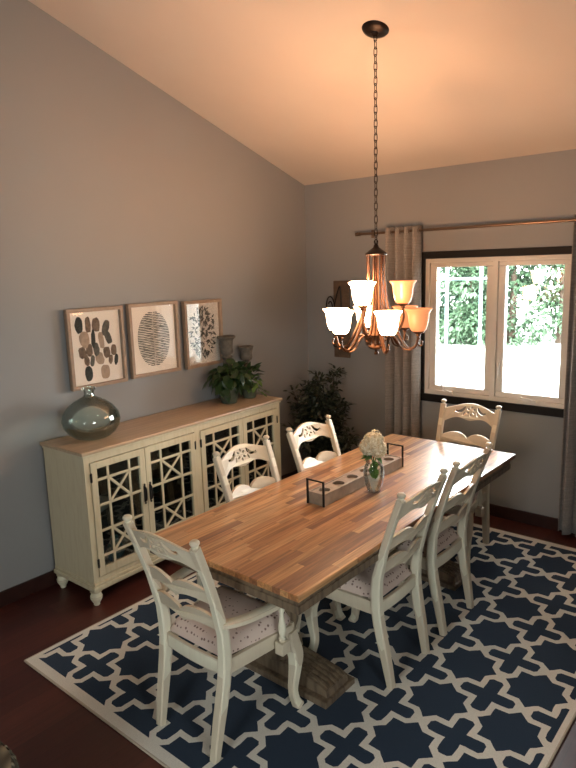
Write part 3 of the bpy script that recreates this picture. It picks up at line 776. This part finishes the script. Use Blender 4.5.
for k in range(6):
    lathe_thing('plate', 'white dinner plate stacked on the cabinet shelf behind the rightmost door', 'plate', [(.05, 0), (.06, .004), (.1, .014), (.105, .018), (.1, .018), (.058, .007), (0, .006)], in_sb(.24, 1.58, .516+k*.0085), whitec, 'white plates stacked in the sideboard')

# ------------------------------------------------------------------ on the sideboard
dj = thing('demijohn', 'squat green glass demijohn bottle on the left end of the sideboard', 'bottle', (-3.515, 2.19, SH+.001))
outp = [(.001, .016), (.06, .010), (.095, .0), (.115, .006), (.150, .035), (.176, .075), (.184, .115), (.174, .160), (.140, .205), (.095, .238), (.055, .258), (.036, .270), (.031, .285), (.033, .300), (.043, .308), (.045, .318), (.040, .325), (.033, .325)]
inp = [(.028, .318), (.026, .285), (.031, .268), (.052, .253), (.092, .233), (.136, .201), (.169, .157), (.178, .115), (.171, .077), (.145, .040), (.110, .013), (.09, .010), (.001, .022)]
mb = MB(); mb.lathe(outp+inp, n=48); mb.build('bottle_body', M['greenglass'], dj)

def turned(name, label, h, r, loc):
    t = thing(name, label, 'pedestal candle holder', loc, 0, 'grey turned candle holders on the sideboard')
    k = h/.5
    mb = MB(); mb.lathe([(.075*k, 0), (.078*k, .02), (.062*k, .035), (.045*k, .06), (.034*k, .10), (.042*k, .16*k), (.05*k, .2*k), (.036*k, .27*k), (.03*k, .31*k), (.045*k, .335*k), (.033*k, .35*k)], n=26); mb.build('shaft', M['greystone'], t)
    mb = MB(); z = .35*k
    mb.lathe([(.033*k, z), (.046, z+.010), (.052, z+.03), (.048, z+.06), (.054, h-.035), (.060, h-.024), (r-.004, h-.018), (r, h-.012), (r, h-.004), (r-.006, h), (.045, h), (.040, h-.02), (0, h-.02)], n=26); mb.build('cup', M['greystone'], t)
turned('candle_holder', 'taller grey turned candle holder standing behind the potted plant', .512, .076, (-3.625, 3.54, SH+.001))
turned('candle_holder', 'shorter grey turned candle holder standing near the right end of the sideboard', .405, .064, (-3.625, 3.765, SH+.001))

def leafy(mb, rr, c, rx, ry, rz, n, ll, lw, droop=.4, zmin=None, bounds=None):
    c = Vector(c)
    for _ in range(n):
        for _t in range(12):
            d = Vector((rr.gauss(0, 1), rr.gauss(0, 1), rr.gauss(0, .9))).normalized(); q = rr.uniform(.35, 1)
            p = c+Vector((d.x*rx*q, d.y*ry*q, d.z*rz*q)); l = rr.uniform(*ll)
            dd = (d+Vector((rr.gauss(0, .4), rr.gauss(0, .4), rr.gauss(0, .4)-droop))).normalized(); e_ = p+dd*l
            if bounds and not all(lo < v < hi for v, (lo, hi) in zip(e_, bounds)): continue
            if bounds and not all(lo < v < hi for v, (lo, hi) in zip(p, bounds)): continue
            break
        else: continue
        mb.leaf(p, dd, Vector((rr.gauss(0, .4), rr.gauss(0, .4), 1)), l, rr.uniform(*lw), 0, .25, 2)
pt = thing('potted_pothos', 'dark green leafy plant in a grey green pot near the right end of the sideboard', 'plant', (-3.505, 3.425, SH+.001))
mb = MB(); mb.lathe([(.058, 0), (.062, .004), (.076, .075), (.082, .10), (.086, .103), (.086, .118), (.078, .118), (.072, .10), (0, .098)], n=28); mb.build('pot', M['potgreen'], pt)
mb = MB(); mb.lathe([(.072, .098), (.05, .106), (0, .108)], n=20); mb.build('soil', M['soil'], pt)
rr = random.Random(5)
mb = MB(); leafy(mb, rr, (.01, -.005, .21), .13, .185, .12, 150, (.07, .10), (.055, .078), .5, bounds=((-.2, .2), (-.26, .22), (.02, .36)))
mb.build('foliage', M['pothos'], pt, fixn=False)
mb = MB()
for k in range(12):
    a = rr.uniform(0, 2*PI); q = rr.uniform(.03, .12)
    mb.sweep(smoothpts([(.01, 0, .10), (.01+q*.4*math.cos(a), q*.4*math.sin(a), .18), (.01+q*math.cos(a), q*1.3*math.sin(a), rr.uniform(.2, .3))], 4), .0025, 5)
mb.build('stems', M['stem'], pt)
p2 = thing('trailing_plant', 'light green variegated trailing plant in a small pot beside the dark leafy plant', 'plant', (-3.50, 3.655, SH+.001))
mb = MB(); mb.lathe([(.045, 0), (.05, .004), (.062, .06), (.066, .085), (.060, .085), (.055, .07), (0, .068)], n=24); mb.build('pot', M['potgreen'], p2)
mb = MB(); leafy(mb, rr, (0, .01, .13), .085, .10, .075, 55, (.05, .075), (.03, .045), .4, bounds=((-.16, .16), (-.2, .16), (.02, .28)))
for k, (dx, dy) in enumerate(((.10, .09), (.07, .12), (.12, .03))):
    for q in range(5):
        mb.leaf((dx*(q+1)/5, dy*(q+1)/5, .11-.018*q), (dx+rr.gauss(0, .05), dy+rr.gauss(0, .05), -.04), (0, 0, 1), .05, .03)
mb.build('foliage', M['ivy'], p2, fixn=False)
mb = MB(); leafy(mb, rr, (-.0, -.01, .20), .06, .08, .08, 26, (.07, .10), (.05, .07), -.2, bounds=((-.16, .16), (-.2, .16), (.02, .34))); mb.build('upper_leaves', M['pothos'], p2, fixn=False)

# ------------------------------------------------------------------ ficus in corner
fc = thing('potted_ficus', 'dark bushy leafy plant standing on the floor in the corner', 'plant', (-3.27, 4.33, 0))
mb = MB(); mb.lathe([(.10, 0), (.105, .006), (.135, .22), (.14, .25), (.128, .25), (.12, .22), (0, .215)], n=28); mb.build('pot', M['potdark'], fc)
mb = MB(); mb.lathe([(.121, .215), (.06, .228), (0, .23)], n=20); mb.build('soil', M['soil'], fc)
rr = random.Random(9)
mb = MB(); tips = []
for k in range(38):
    a = rr.uniform(0, 2*PI); q = rr.uniform(.1, .34); zt = rr.uniform(.5, 1.22); q *= 1.0 if zt < .95 else .65
    p3 = Vector((q*math.cos(a), q*math.sin(a), zt))
    path = smoothpts([(0+.03*math.cos(a), .03*math.sin(a), .2), (p3.x*.35, p3.y*.35, .2+(zt-.2)*.5), p3], 5)
    mb.sweep(path, [.007-.0055*i/10 for i in range(len(path))], 6); tips.append(path)
mb.build('branches', M['bark'], fc)
mb = MB()
for path in tips:
    for k in range(120):
        s_ = rr.uniform(.35, 1.0)*(len(path)-1); i = int(s_); p = path[i].lerp(path[min(i+1, len(path)-1)], s_-i)
        d = Vector((rr.gauss(0, 1), rr.gauss(0, 1), rr.gauss(0, .7)+.1)).normalized()
        p = p+d*rr.uniform(0, .07); e_ = p+d*.06
        if e_.x < -.44 or e_.y > .39 or p.y > .39 or p.x < -.44 or (e_.y < -.48): continue
        mb.leaf(p, d, (rr.gauss(0, .5), rr.gauss(0, .5), 1), rr.uniform(.04, .065), rr.uniform(.02, .032), 0, .2, 2)
mb.build('foliage', M['ficus'], fc, fixn=False)

# ------------------------------------------------------------------ pictures on the left wall
def picture(label, y0, y1, z0, z1, art, turn):
    t = thing('framed_print', label, 'picture', (XL+.0125, (y0+y1)/2, z0), math.radians(turn), 'three framed prints on the left wall')
    w, h = y1-y0, z1-z0
    # local: x = out of wall, y along wall, z up
    mb = MB(); f = .024; d = .035
    for a in ((-w/2, w/2, 0, f), (-w/2, w/2, h-f, h), (-w/2, -w/2+f, f, h-f), (w/2-f, w/2, f, h-f)): mb.box(0, d, a[0], a[1], a[2], a[3], bev=.002)
    mb.build('frame', M['oak'], t)
    mb = MB(); mb.box(.001, .010, -w/2+f-.002, w/2-f+.002, f-.002, h-f+.002)
    def poly(pts, mi, dx=.0108):
        pts = [Vector((0, p[0], p[1])) for p in pts]
        n = len(pts); mb.add([(dx, p.y, p.z) for p in pts], [tuple(range(n))], mi)
    art(poly, w, h)
    mb.build('print', [M['paper'], M['ink'], M['ink2'], M['ink3'], M['ink4']], t, fixn=False)
    mb = MB(); mb.box(.014, .016, -w/2+f, w/2-f, f, h-f); mb.build('pane', M['picglass'], t)
def blob(cx_, cz_, a, b, rot, rr, n=14, k=.10):
    out = []
    for i in range(n):
        q = 2*PI*i/n; r = 1+rr.uniform(-k, k); x, z = a*r*abs(math.cos(q))**.8*(1 if math.cos(q) > 0 else -1), b*r*abs(math.sin(q))**.8*(1 if math.sin(q) > 0 else -1)
        out.append((cx_+x*math.cos(rot)-z*math.sin(rot), cz_+x*math.sin(rot)+z*math.cos(rot)))
    return out
def art1(poly, w, h):
    rr = random.Random(3)
    # (px, py) as fractions of the sheet from left / top; size; tone
    L_ = [(.17, .13, .062, .10, 0, 1), (.36, .14, .045, .10, 0, 2), (.53, .15, .06, .09, 0, 2), (.74, .20, .055, .10, -.35, 4), (.26, .34, .075, .10, .1, 3), (.45, .34, .035, .11, -.05, 1),
          (.62, .37, .045, .11, .1, 3), (.78, .35, .05, .085, .3, 4), (.20, .52, .06, .075, .1, 2), (.35, .50, .055, .08, 0, 2), (.50, .50, .05, .085, .05, 4), (.72, .56, .055, .075, 0, 2), (.88, .54, .05, .07, 0, 2),
          (.28, .64, .04, .065, .1, 2), (.40, .65, .035, .07, -.2, 4), (.56, .63, .065, .085, .3, 3), (.80, .67, .035, .06, -.15, 2), (.92, .68, .035, .07, -.15, 1), (.30, .83, .065, .095, .05, 1), (.66, .84, .075, .09, .05, 3)]
    for fx_, fy_, a, b, ro, mi in L_:
        poly(blob((fx_*.94+.02-.5)*w*.88, h*.97-(fy_*.93+.06)*h*.95, a*w*1.12, b*w*1.22, ro, rr), mi, .0106+.0001*(L_.index((fx_, fy_, a, b, ro, mi)) % 7))
def art2(poly, w, h):
    rr = random.Random(8); n = 32; A, B = w*.325, h*.375
    for i in range(n):
        z = -B+2*B*(i+.5)/n; hx_ = A*math.sqrt(max(.02, 1-(z/B)**2))**.9
        for sgn in (-1, 1):
            xs = [sgn*(.004+(hx_-.004)*k/6) for k in range(7)]
            th = [.0024+rr.uniform(0, .0022) for _ in xs]; zc = [h/2+z+rr.gauss(0, .0009) for _ in xs]
            poly([(x, c+t) for x, c, t in zip(xs, zc, th)]+[(x, c-t) for x, c, t in reversed(list(zip(xs, zc, th)))], 1 if rr.random() < .8 else 4)
    poly([(-.003, h/2-B*.9), (.0, h/2-B*.9), (.004, h/2+B*.9), (0, h/2+B*.9)], 4, .011)
def art3(poly, w, h):
    rr = random.Random(21)
    for i in range(190):
        a = rr.uniform(0, 2*PI); q = math.sqrt(rr.random()); x = q*math.cos(a)*w*.36; z = h*.52+q*math.sin(a)*h*.39
        ro = a+rr.gauss(0, .7); l = rr.uniform(.017, .028); wd = l*rr.uniform(.24, .36)
        poly([(x-l*math.cos(ro), z-l*math.sin(ro)), (x-wd*math.sin(ro), z+wd*math.cos(ro)), (x+l*math.cos(ro), z+l*math.sin(ro)), (x+wd*math.sin(ro), z-wd*math.cos(ro))], rr.choice([1, 1, 1, 4]), .0105+.000004*i)
picture('framed print of brown and grey brush blots, leftmost of the three', 2.180, 2.620, 1.272, 1.805, art1, 1.5)
picture('framed print of an oval made of thin dark lines, middle picture', 2.662, 3.108, 1.280, 1.810, art2, .2)
picture('framed print of dark scattered leaves, nearest the candle holders', 3.162, 3.575, 1.278, 1.800, art3, 2.6)

# ------------------------------------------------------------------ plaque sconce on the back wall
sn = thing('wall_sconce', 'brown wooden wall plaque with an iron scroll, behind the chandelier', 'wall decoration', (-3.32, YB-.001, 1.2))
mb = MB(); mb.box(-.085, .085, -.024, 0, 0, .70, bev=.005); mb.build('board', M['plaque'], sn)
mb = MB(); sp = [( -.11+.05*math.cos(a)*(1-a/14), -.045, .47+.10*math.sin(a)*(1-a/14)) for a in [i*.35 for i in range(26)]]
mb.sweep(sp, .006, 6); mb.sweep(smoothpts([(-.06, -.045, .47), (-.02, -.05, .60), (0, -.03, .62), (.0, -.03, .2), (-.05, -.05, .10), (-.08, -.05, .14)], 5), .006, 6); mb.build('scroll', M['iron'], sn)

# ------------------------------------------------------------------ chandelier
CX, CY = -1.978, 3.165
cz_top = ceilz(CY)
cd = thing('chandelier', 'bronze nine light chandelier on a long chain over the dining table', 'chandelier', (CX, CY, 1.505))
Z0 = 1.505
ang = math.atan(.3275)
mb = MB(); rot = Matrix.Translation((0, 0, cz_top-Z0)) @ Euler((-ang, 0, 0)).to_matrix().to_4x4()
mb.lathe([(0, -.030), (.018, -.030), (.022, -.024), (.05, -.018), (.070, -.008), (.075, 0)], n=32, mat=rot); mb.build('ceiling_canopy', M['blackmetal'], cd)
mb = MB(); z = 2.175-Z0; top = cz_top-Z0-.028; LH = .050; k = 0
pitch = .037
while z < top-.01:
    pts = []
    for i in range(16):
        a = 2*PI*i/16; px_ = .0095*math.cos(a); pz = .0155*math.sin(a)+(.0085 if math.sin(a) > 0 else -.0085)*(abs(math.sin(a)) > .01)
        pts.append((px_, 0, z+pz) if k % 2 else (0, px_, z+pz))
    mb.sweep(pts, .0026, 6, closed=True); z += pitch; k += 1
mb.build('chain', M['blackmetal'], cd)
mb = MB(); mb.lathe([(.062, 2.085-Z0), (.066, 2.092-Z0), (.060, 2.10-Z0), (.035, 2.118-Z0), (.018, 2.13-Z0), (.012, 2.145-Z0), (.006, 2.152-Z0), (0, 2.153-Z0)], n=26)
mb.sweep([(.012*math.cos(a), 0, 2.160-Z0+.014*math.sin(a)) for a in [2*PI*i/14 for i in range(14)]], .003, 6, closed=True)
mb.build('cap', M['blackmetal'], cd)
mb = MB(); mb.lathe([(0, 0), (.012, .004), (.014, .014), (.008, .024), (.010, .030), (.040, .040), (.050, .052), (.046, .062), (.030, .070), (.026, .10), (.034, .12), (.024, .14), (.014, .20), (.014, .585)], n=24); mb.build('hub', M['bronze'], cd)
view = Vector((-CX, -CY, 0)).normalized()         # towards the viewpoint
right = Vector((-view.y, view.x, 0))*1
if right.dot(Vector((1, 0, 0))) < 0: right = -right
right = Vector((CY, -CX, 0)).normalized(); right = Vector((abs(right.x), abs(right.y), 0))
SHP = [(.022, 0), (.034, .003), (.044, .014), (.052, .036), (.057, .062), (.060, .092), (.066, .114), (.079, .132), (.077, .134), (.064, .117), (.057, .093), (.054, .063), (.049, .037), (.041, .017), (.032, .007), (.020, .005)]
def lamp_arm(th, R, zb, upper, lit):
    d = right*math.cos(th)+view*math.sin(th); side = Vector((-d.y, d.x, 0))
    def P(r, z, s=0): return d*r+side*s+Vector((0, 0, z-Z0))
    mb = MB()
    if not upper:
        pts = [P(.052, 2.095), P(.050, 1.98), P(.058, 1.86), P(.085, 1.75), P(.125, 1.645), P(.165, 1.575), P(.200, 1.548), P(.235, 1.565), P(R, 1.615), P(R, zb+.002)]
        pt = smoothpts(pts, 5); mb.sweep(pt, interp([.0065, .0065, .007, .0085, .0095, .0095, .009, .008, .007, .007], 0, 5), 8)
        # lower S scroll out of the hub
        pts = [P(.035, 1.56), P(.06, 1.60), P(.09, 1.625), P(.12, 1.60), P(.15, 1.555), P(.19, 1.540), P(.215, 1.545)]
        mb.sweep(smoothpts(pts, 5), (.007, .005), 8)
        c = [P(.262+.022*math.cos(a)*(1-a/12), 1.585+.032*math.sin(a)*(1-a/12)) for a in [PI*.6+i*.4 for i in range(16)]]
        mb.sweep(c, .0045, 6)
    else:
        pts = [P(.030, 2.09), P(.030, 1.95), P(.034, 1.80), P(.048, 1.68), P(.085, 1.625), P(.130, 1.65), P(.158, 1.72), P(R, 1.765), P(R, zb+.002)]
        mb.sweep(smoothpts(pts, 5), interp([.006, .006, .007, .008, .0085, .008, .007, .007, .007], 0, 5), 8)
    ar = mb.build('arm', M['bronze'], cd)
    mb = MB(); mb.lathe([(.008, -.022), (.014, -.016), (.012, -.010), (.030, 0), (.036, .008), (.034, .012), (.026, .010)], tuple(P(R, zb)), 18); mb.build('cup', M['bronze'], ar)
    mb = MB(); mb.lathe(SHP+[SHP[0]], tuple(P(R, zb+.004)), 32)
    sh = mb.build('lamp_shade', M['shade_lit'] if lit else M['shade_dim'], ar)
    mb = MB(); mb.lathe([(.012, 0), (.013, .02), (.020, .04), (.024, .055), (.020, .072), (0, .08)], tuple(P(R, zb+.012)), 14); mb.build('bulb', M['bulb'] if lit else M['bulb_off'], ar)
    if lit:
        ld = bpy.data.lights.new('bulb_light', 'POINT'); ld.energy = lit; ld.color = (1, .55, .28); ld.shadow_soft_size = .025
        lo = bpy.data.objects.new('bulb_light', ld); C.objects.link(lo); lo.location = Vector((CX, CY, Z0))+P(R, zb+.125)
BE = 8.6
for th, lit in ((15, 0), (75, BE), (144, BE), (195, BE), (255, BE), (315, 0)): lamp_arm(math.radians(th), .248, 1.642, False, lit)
for th, lit in ((0, 0), (120, BE), (240, BE)): lamp_arm(math.radians(th), .155, 1.800, True, lit)

# ------------------------------------------------------------------ on the table
TZ = .750+RZ
tr = thing('candle_tray', 'long wooden block tray with six cups and iron end handles on the table', 'tray', (-1.98, 2.97, TZ+.0005))
mb = MB(); mb.box(-.055, .055, -.415, .415, .0, .014, bev=.002); 
for x in (-.0505, .0505): mb.box(x-.0045, x+.0045, -.415, .415, .014, .068, bev=.002)
for y in (-.4105, .4105): mb.box(-.046, .046, y-.0045, y+.0045, .014, .068, bev=.002)
# top deck with six round openings
loops = [[(-.046, -.406), (.046, -.406), (.046, .406), (-.046, .406)]]
ys = [-.34+.136*i for i in range(6)]
for y in ys: loops.append([(.034*math.cos(a), y+.034*math.sin(a)) for a in [2*PI*i/24 for i in range(24)]])
mb.plate(loops, .006, lambda x, y, z: (x, z, .060+y)); mb.build('block', M['traywood'], tr)
for y in ys:
    mb = MB(); mb.lathe_open([(.033, .0625), (.033, .048), (.032, .045), (0, .045), (0, .041), (.0335, .041), (.0335, .0625), (.033, .0625)], c=(0, y, 0), n=24); mb.build('cup', M['candlecup'], tr)
for y in (-.420, .420):
    mb = MB(); s_ = .004
    for x in (-.054, .054): mb.box(x-.0055, x+.0055, y-s_, y+s_, 0, .142, bev=.001)
    mb.box(-.0595, .0595, y-s_, y+s_, .134, .142, bev=.001); mb.build('handle', M['iron'], tr)
VX, VY = -1.838, 2.912
vs_ = thing('glass_vase', 'clear rounded glass vase with water standing beside the wooden tray', 'vase', (VX, VY, TZ+.0005))
mb = MB(); mb.lathe([(.001, 0), (.032, 0), (.036, .004), (.050, .045), (.059, .090), (.060, .120), (.054, .150), (.045, .170), (.046, .178), (.043, .178), (.042, .170), (.051, .149), (.057, .119), (.056, .091), (.047, .047), (.033, .010), (.001, .010)], n=36); mb.build('vessel', M['clearglass'], vs_)
mb = MB(); mb.lathe([(.001, .0115), (.0315, .0115), (.0455, .047), (.0530, .080), (.001, .080)], n=30); mb.build('water', M['water'], vs_)
fl = thing('hydrangea_bunch', 'cream hydrangea heads with green leaves held in the glass vase', 'flowers', (VX, VY, TZ+.014))
rr = random.Random(2)
heads = [((-.002, .0, .285), .058), ((-.030, -.012, .245), .048), ((.024, .006, .240), .048)]
for c, r in heads:
    c = Vector(c); mb = MB()
    for i in range(150):
        z = 1-2*(i+.5)/150; a = i*2.39996; d = Vector((math.sqrt(1-z*z)*math.cos(a), math.sqrt(1-z*z)*math.sin(a), z))
        p = c+d*r*rr.uniform(.72, 1.05); t1 = d.orthogonal().normalized(); t2 = d.cross(t1); a0 = rr.uniform(0, PI)
        for q in range(4):
            e_ = t1*math.cos(a0+q*PI/2)+t2*math.sin(a0+q*PI/2)
            mb.leaf(p, e_+d*rr.uniform(-.1, .6), d, .015, .012, 0, .1, 1)
    mb.lathe([(0, -r*.62), (r*.45, -r*.42), (r*.62, 0), (r*.45, r*.42), (0, r*.62)], tuple(c), 12)
    mb.build('flower_head', M['petal'], fl, fixn=False)
mb = MB()
for c, r in heads: mb.sweep(smoothpts([(rr.uniform(-.02, .02), rr.uniform(-.02, .02), .004), (0, 0, .13), (c[0]*.6, c[1]*.6, c[2]-r)], 4), .003, 6)
mb.build('stems', M['stem'], fl)
mb = MB()
for i in range(40):
    a = rr.uniform(0, 2*PI); z = rr.uniform(.10, .20); q = rr.uniform(.005, .02)
    out = .8 if z > .165 else .2
    l_ = .065 if z > .165 else .035
    mb.leaf((q*math.cos(a), q*math.sin(a), z), (math.cos(a)*out, math.sin(a)*out, rr.uniform(-.2, .35) if z > .165 else -.5), (0, 0, 1), l_, .034, 0, .3, 2)
mb.build('leaves', M['vleaf'], fl, fixn=False)

# ------------------------------------------------------------------ wicker stool cropped at the lower left
wk = thing('wicker_stool', 'dark woven round stool cropped by the lower left corner', 'stool', (-2.045, .635, 0))
mb = MB(); mb.lathe([(.17, 0), (.185, .02), (.20, .15), (.205, .30), (.20, .37), (.185, .40), (.15, .415), (0, .42)], n=48); mb.build('woven_body', M['wicker'], wk)
mb = MB()
for k in range(36):
    a = 2*PI*k/36; mb.sweep([(r*math.cos(a), r*math.sin(a), z) for r, z in [(.187, .03), (.203, .16), (.208, .30), (.203, .37), (.188, .402)]], .004, 5)
mb.build('rib_weave', M['wicker'], wk)

# ------------------------------------------------------------------ light
w = bpy.data.worlds.new('World'); sc.world = w; w.use_nodes = True
bg = w.node_tree.nodes['Background']; bg.inputs['Color'].default_value = (.93, .97, 1.0, 1); bg.inputs['Strength'].default_value = 20
sl = bpy.data.lights.new('Sun', 'SUN'); sl.energy = 10; sl.angle = math.radians(1); sl.color = (1, .96, .88)
so = bpy.data.objects.new('Sun', sl); C.objects.link(so); so.rotation_euler = (math.radians(48), 0, math.radians(-25))
def portal(name, loc, rot, sx, sy):
    l = bpy.data.lights.new(name, 'AREA'); l.shape = 'RECTANGLE'; l.size = sx; l.size_y = sy; l.cycles.is_portal = True
    o = bpy.data.objects.new(name, l); C.objects.link(o); o.location = loc; o.rotation_euler = rot
portal('portal_window', ((W1[0]+W1[1])/2, YB+.14, (W1[2]+W1[3])/2), (-PI/2, 0, 0), W1[1]-W1[0], W1[3]-W1[2])
portal('portal_right', (XR+.13, (W2[0]+W2[1])/2, (W2[2]+W2[3])/2), (0, PI/2, 0), W2[3]-W2[2], W2[1]-W2[0])
portal('portal_front', ((W3[0]+W3[1])/2, YF-.13, (W3[2]+W3[3])/2), (PI/2, 0, 0), W3[1]-W3[0], W3[3]-W3[2])

# ------------------------------------------------------------------ camera
F, YAW, PITCH, ROLL = 627.558115, -.700895823, -.183191207, -.0290075183
cyw, syw, cp, spt = math.cos(YAW), math.sin(YAW), math.cos(PITCH), math.sin(PITCH)
f = Vector((syw*cp, cyw*cp, spt)); r = Vector((cyw, -syw, 0)); u = r.cross(f)
r2 = r*math.cos(ROLL)+u*math.sin(ROLL); u2 = -r*math.sin(ROLL)+u*math.cos(ROLL)
cam = bpy.data.cameras.new('Camera'); co = bpy.data.objects.new('Camera', cam); C.objects.link(co)
co.matrix_world = Matrix(((r2.x, u2.x, -f.x, 0), (r2.y, u2.y, -f.y, 0), (r2.z, u2.z, -f.z, 2.03), (0, 0, 0, 1)))
cam.sensor_fit = 'HORIZONTAL'; cam.sensor_width = 36; cam.lens = F/576*36; cam.clip_start = .05
sc.camera = co
vs = sc.view_settings; vs.view_transform = 'Standard'; vs.look = 'None'; vs.gamma = 1; vs.use_curve_mapping = False; vs.exposure = 0.82
sc.cycles.use_denoising = True
sc.cycles.max_bounces = 10; sc.cycles.transparent_max_bounces = 24; sc.cycles.sample_clamp_indirect = 6
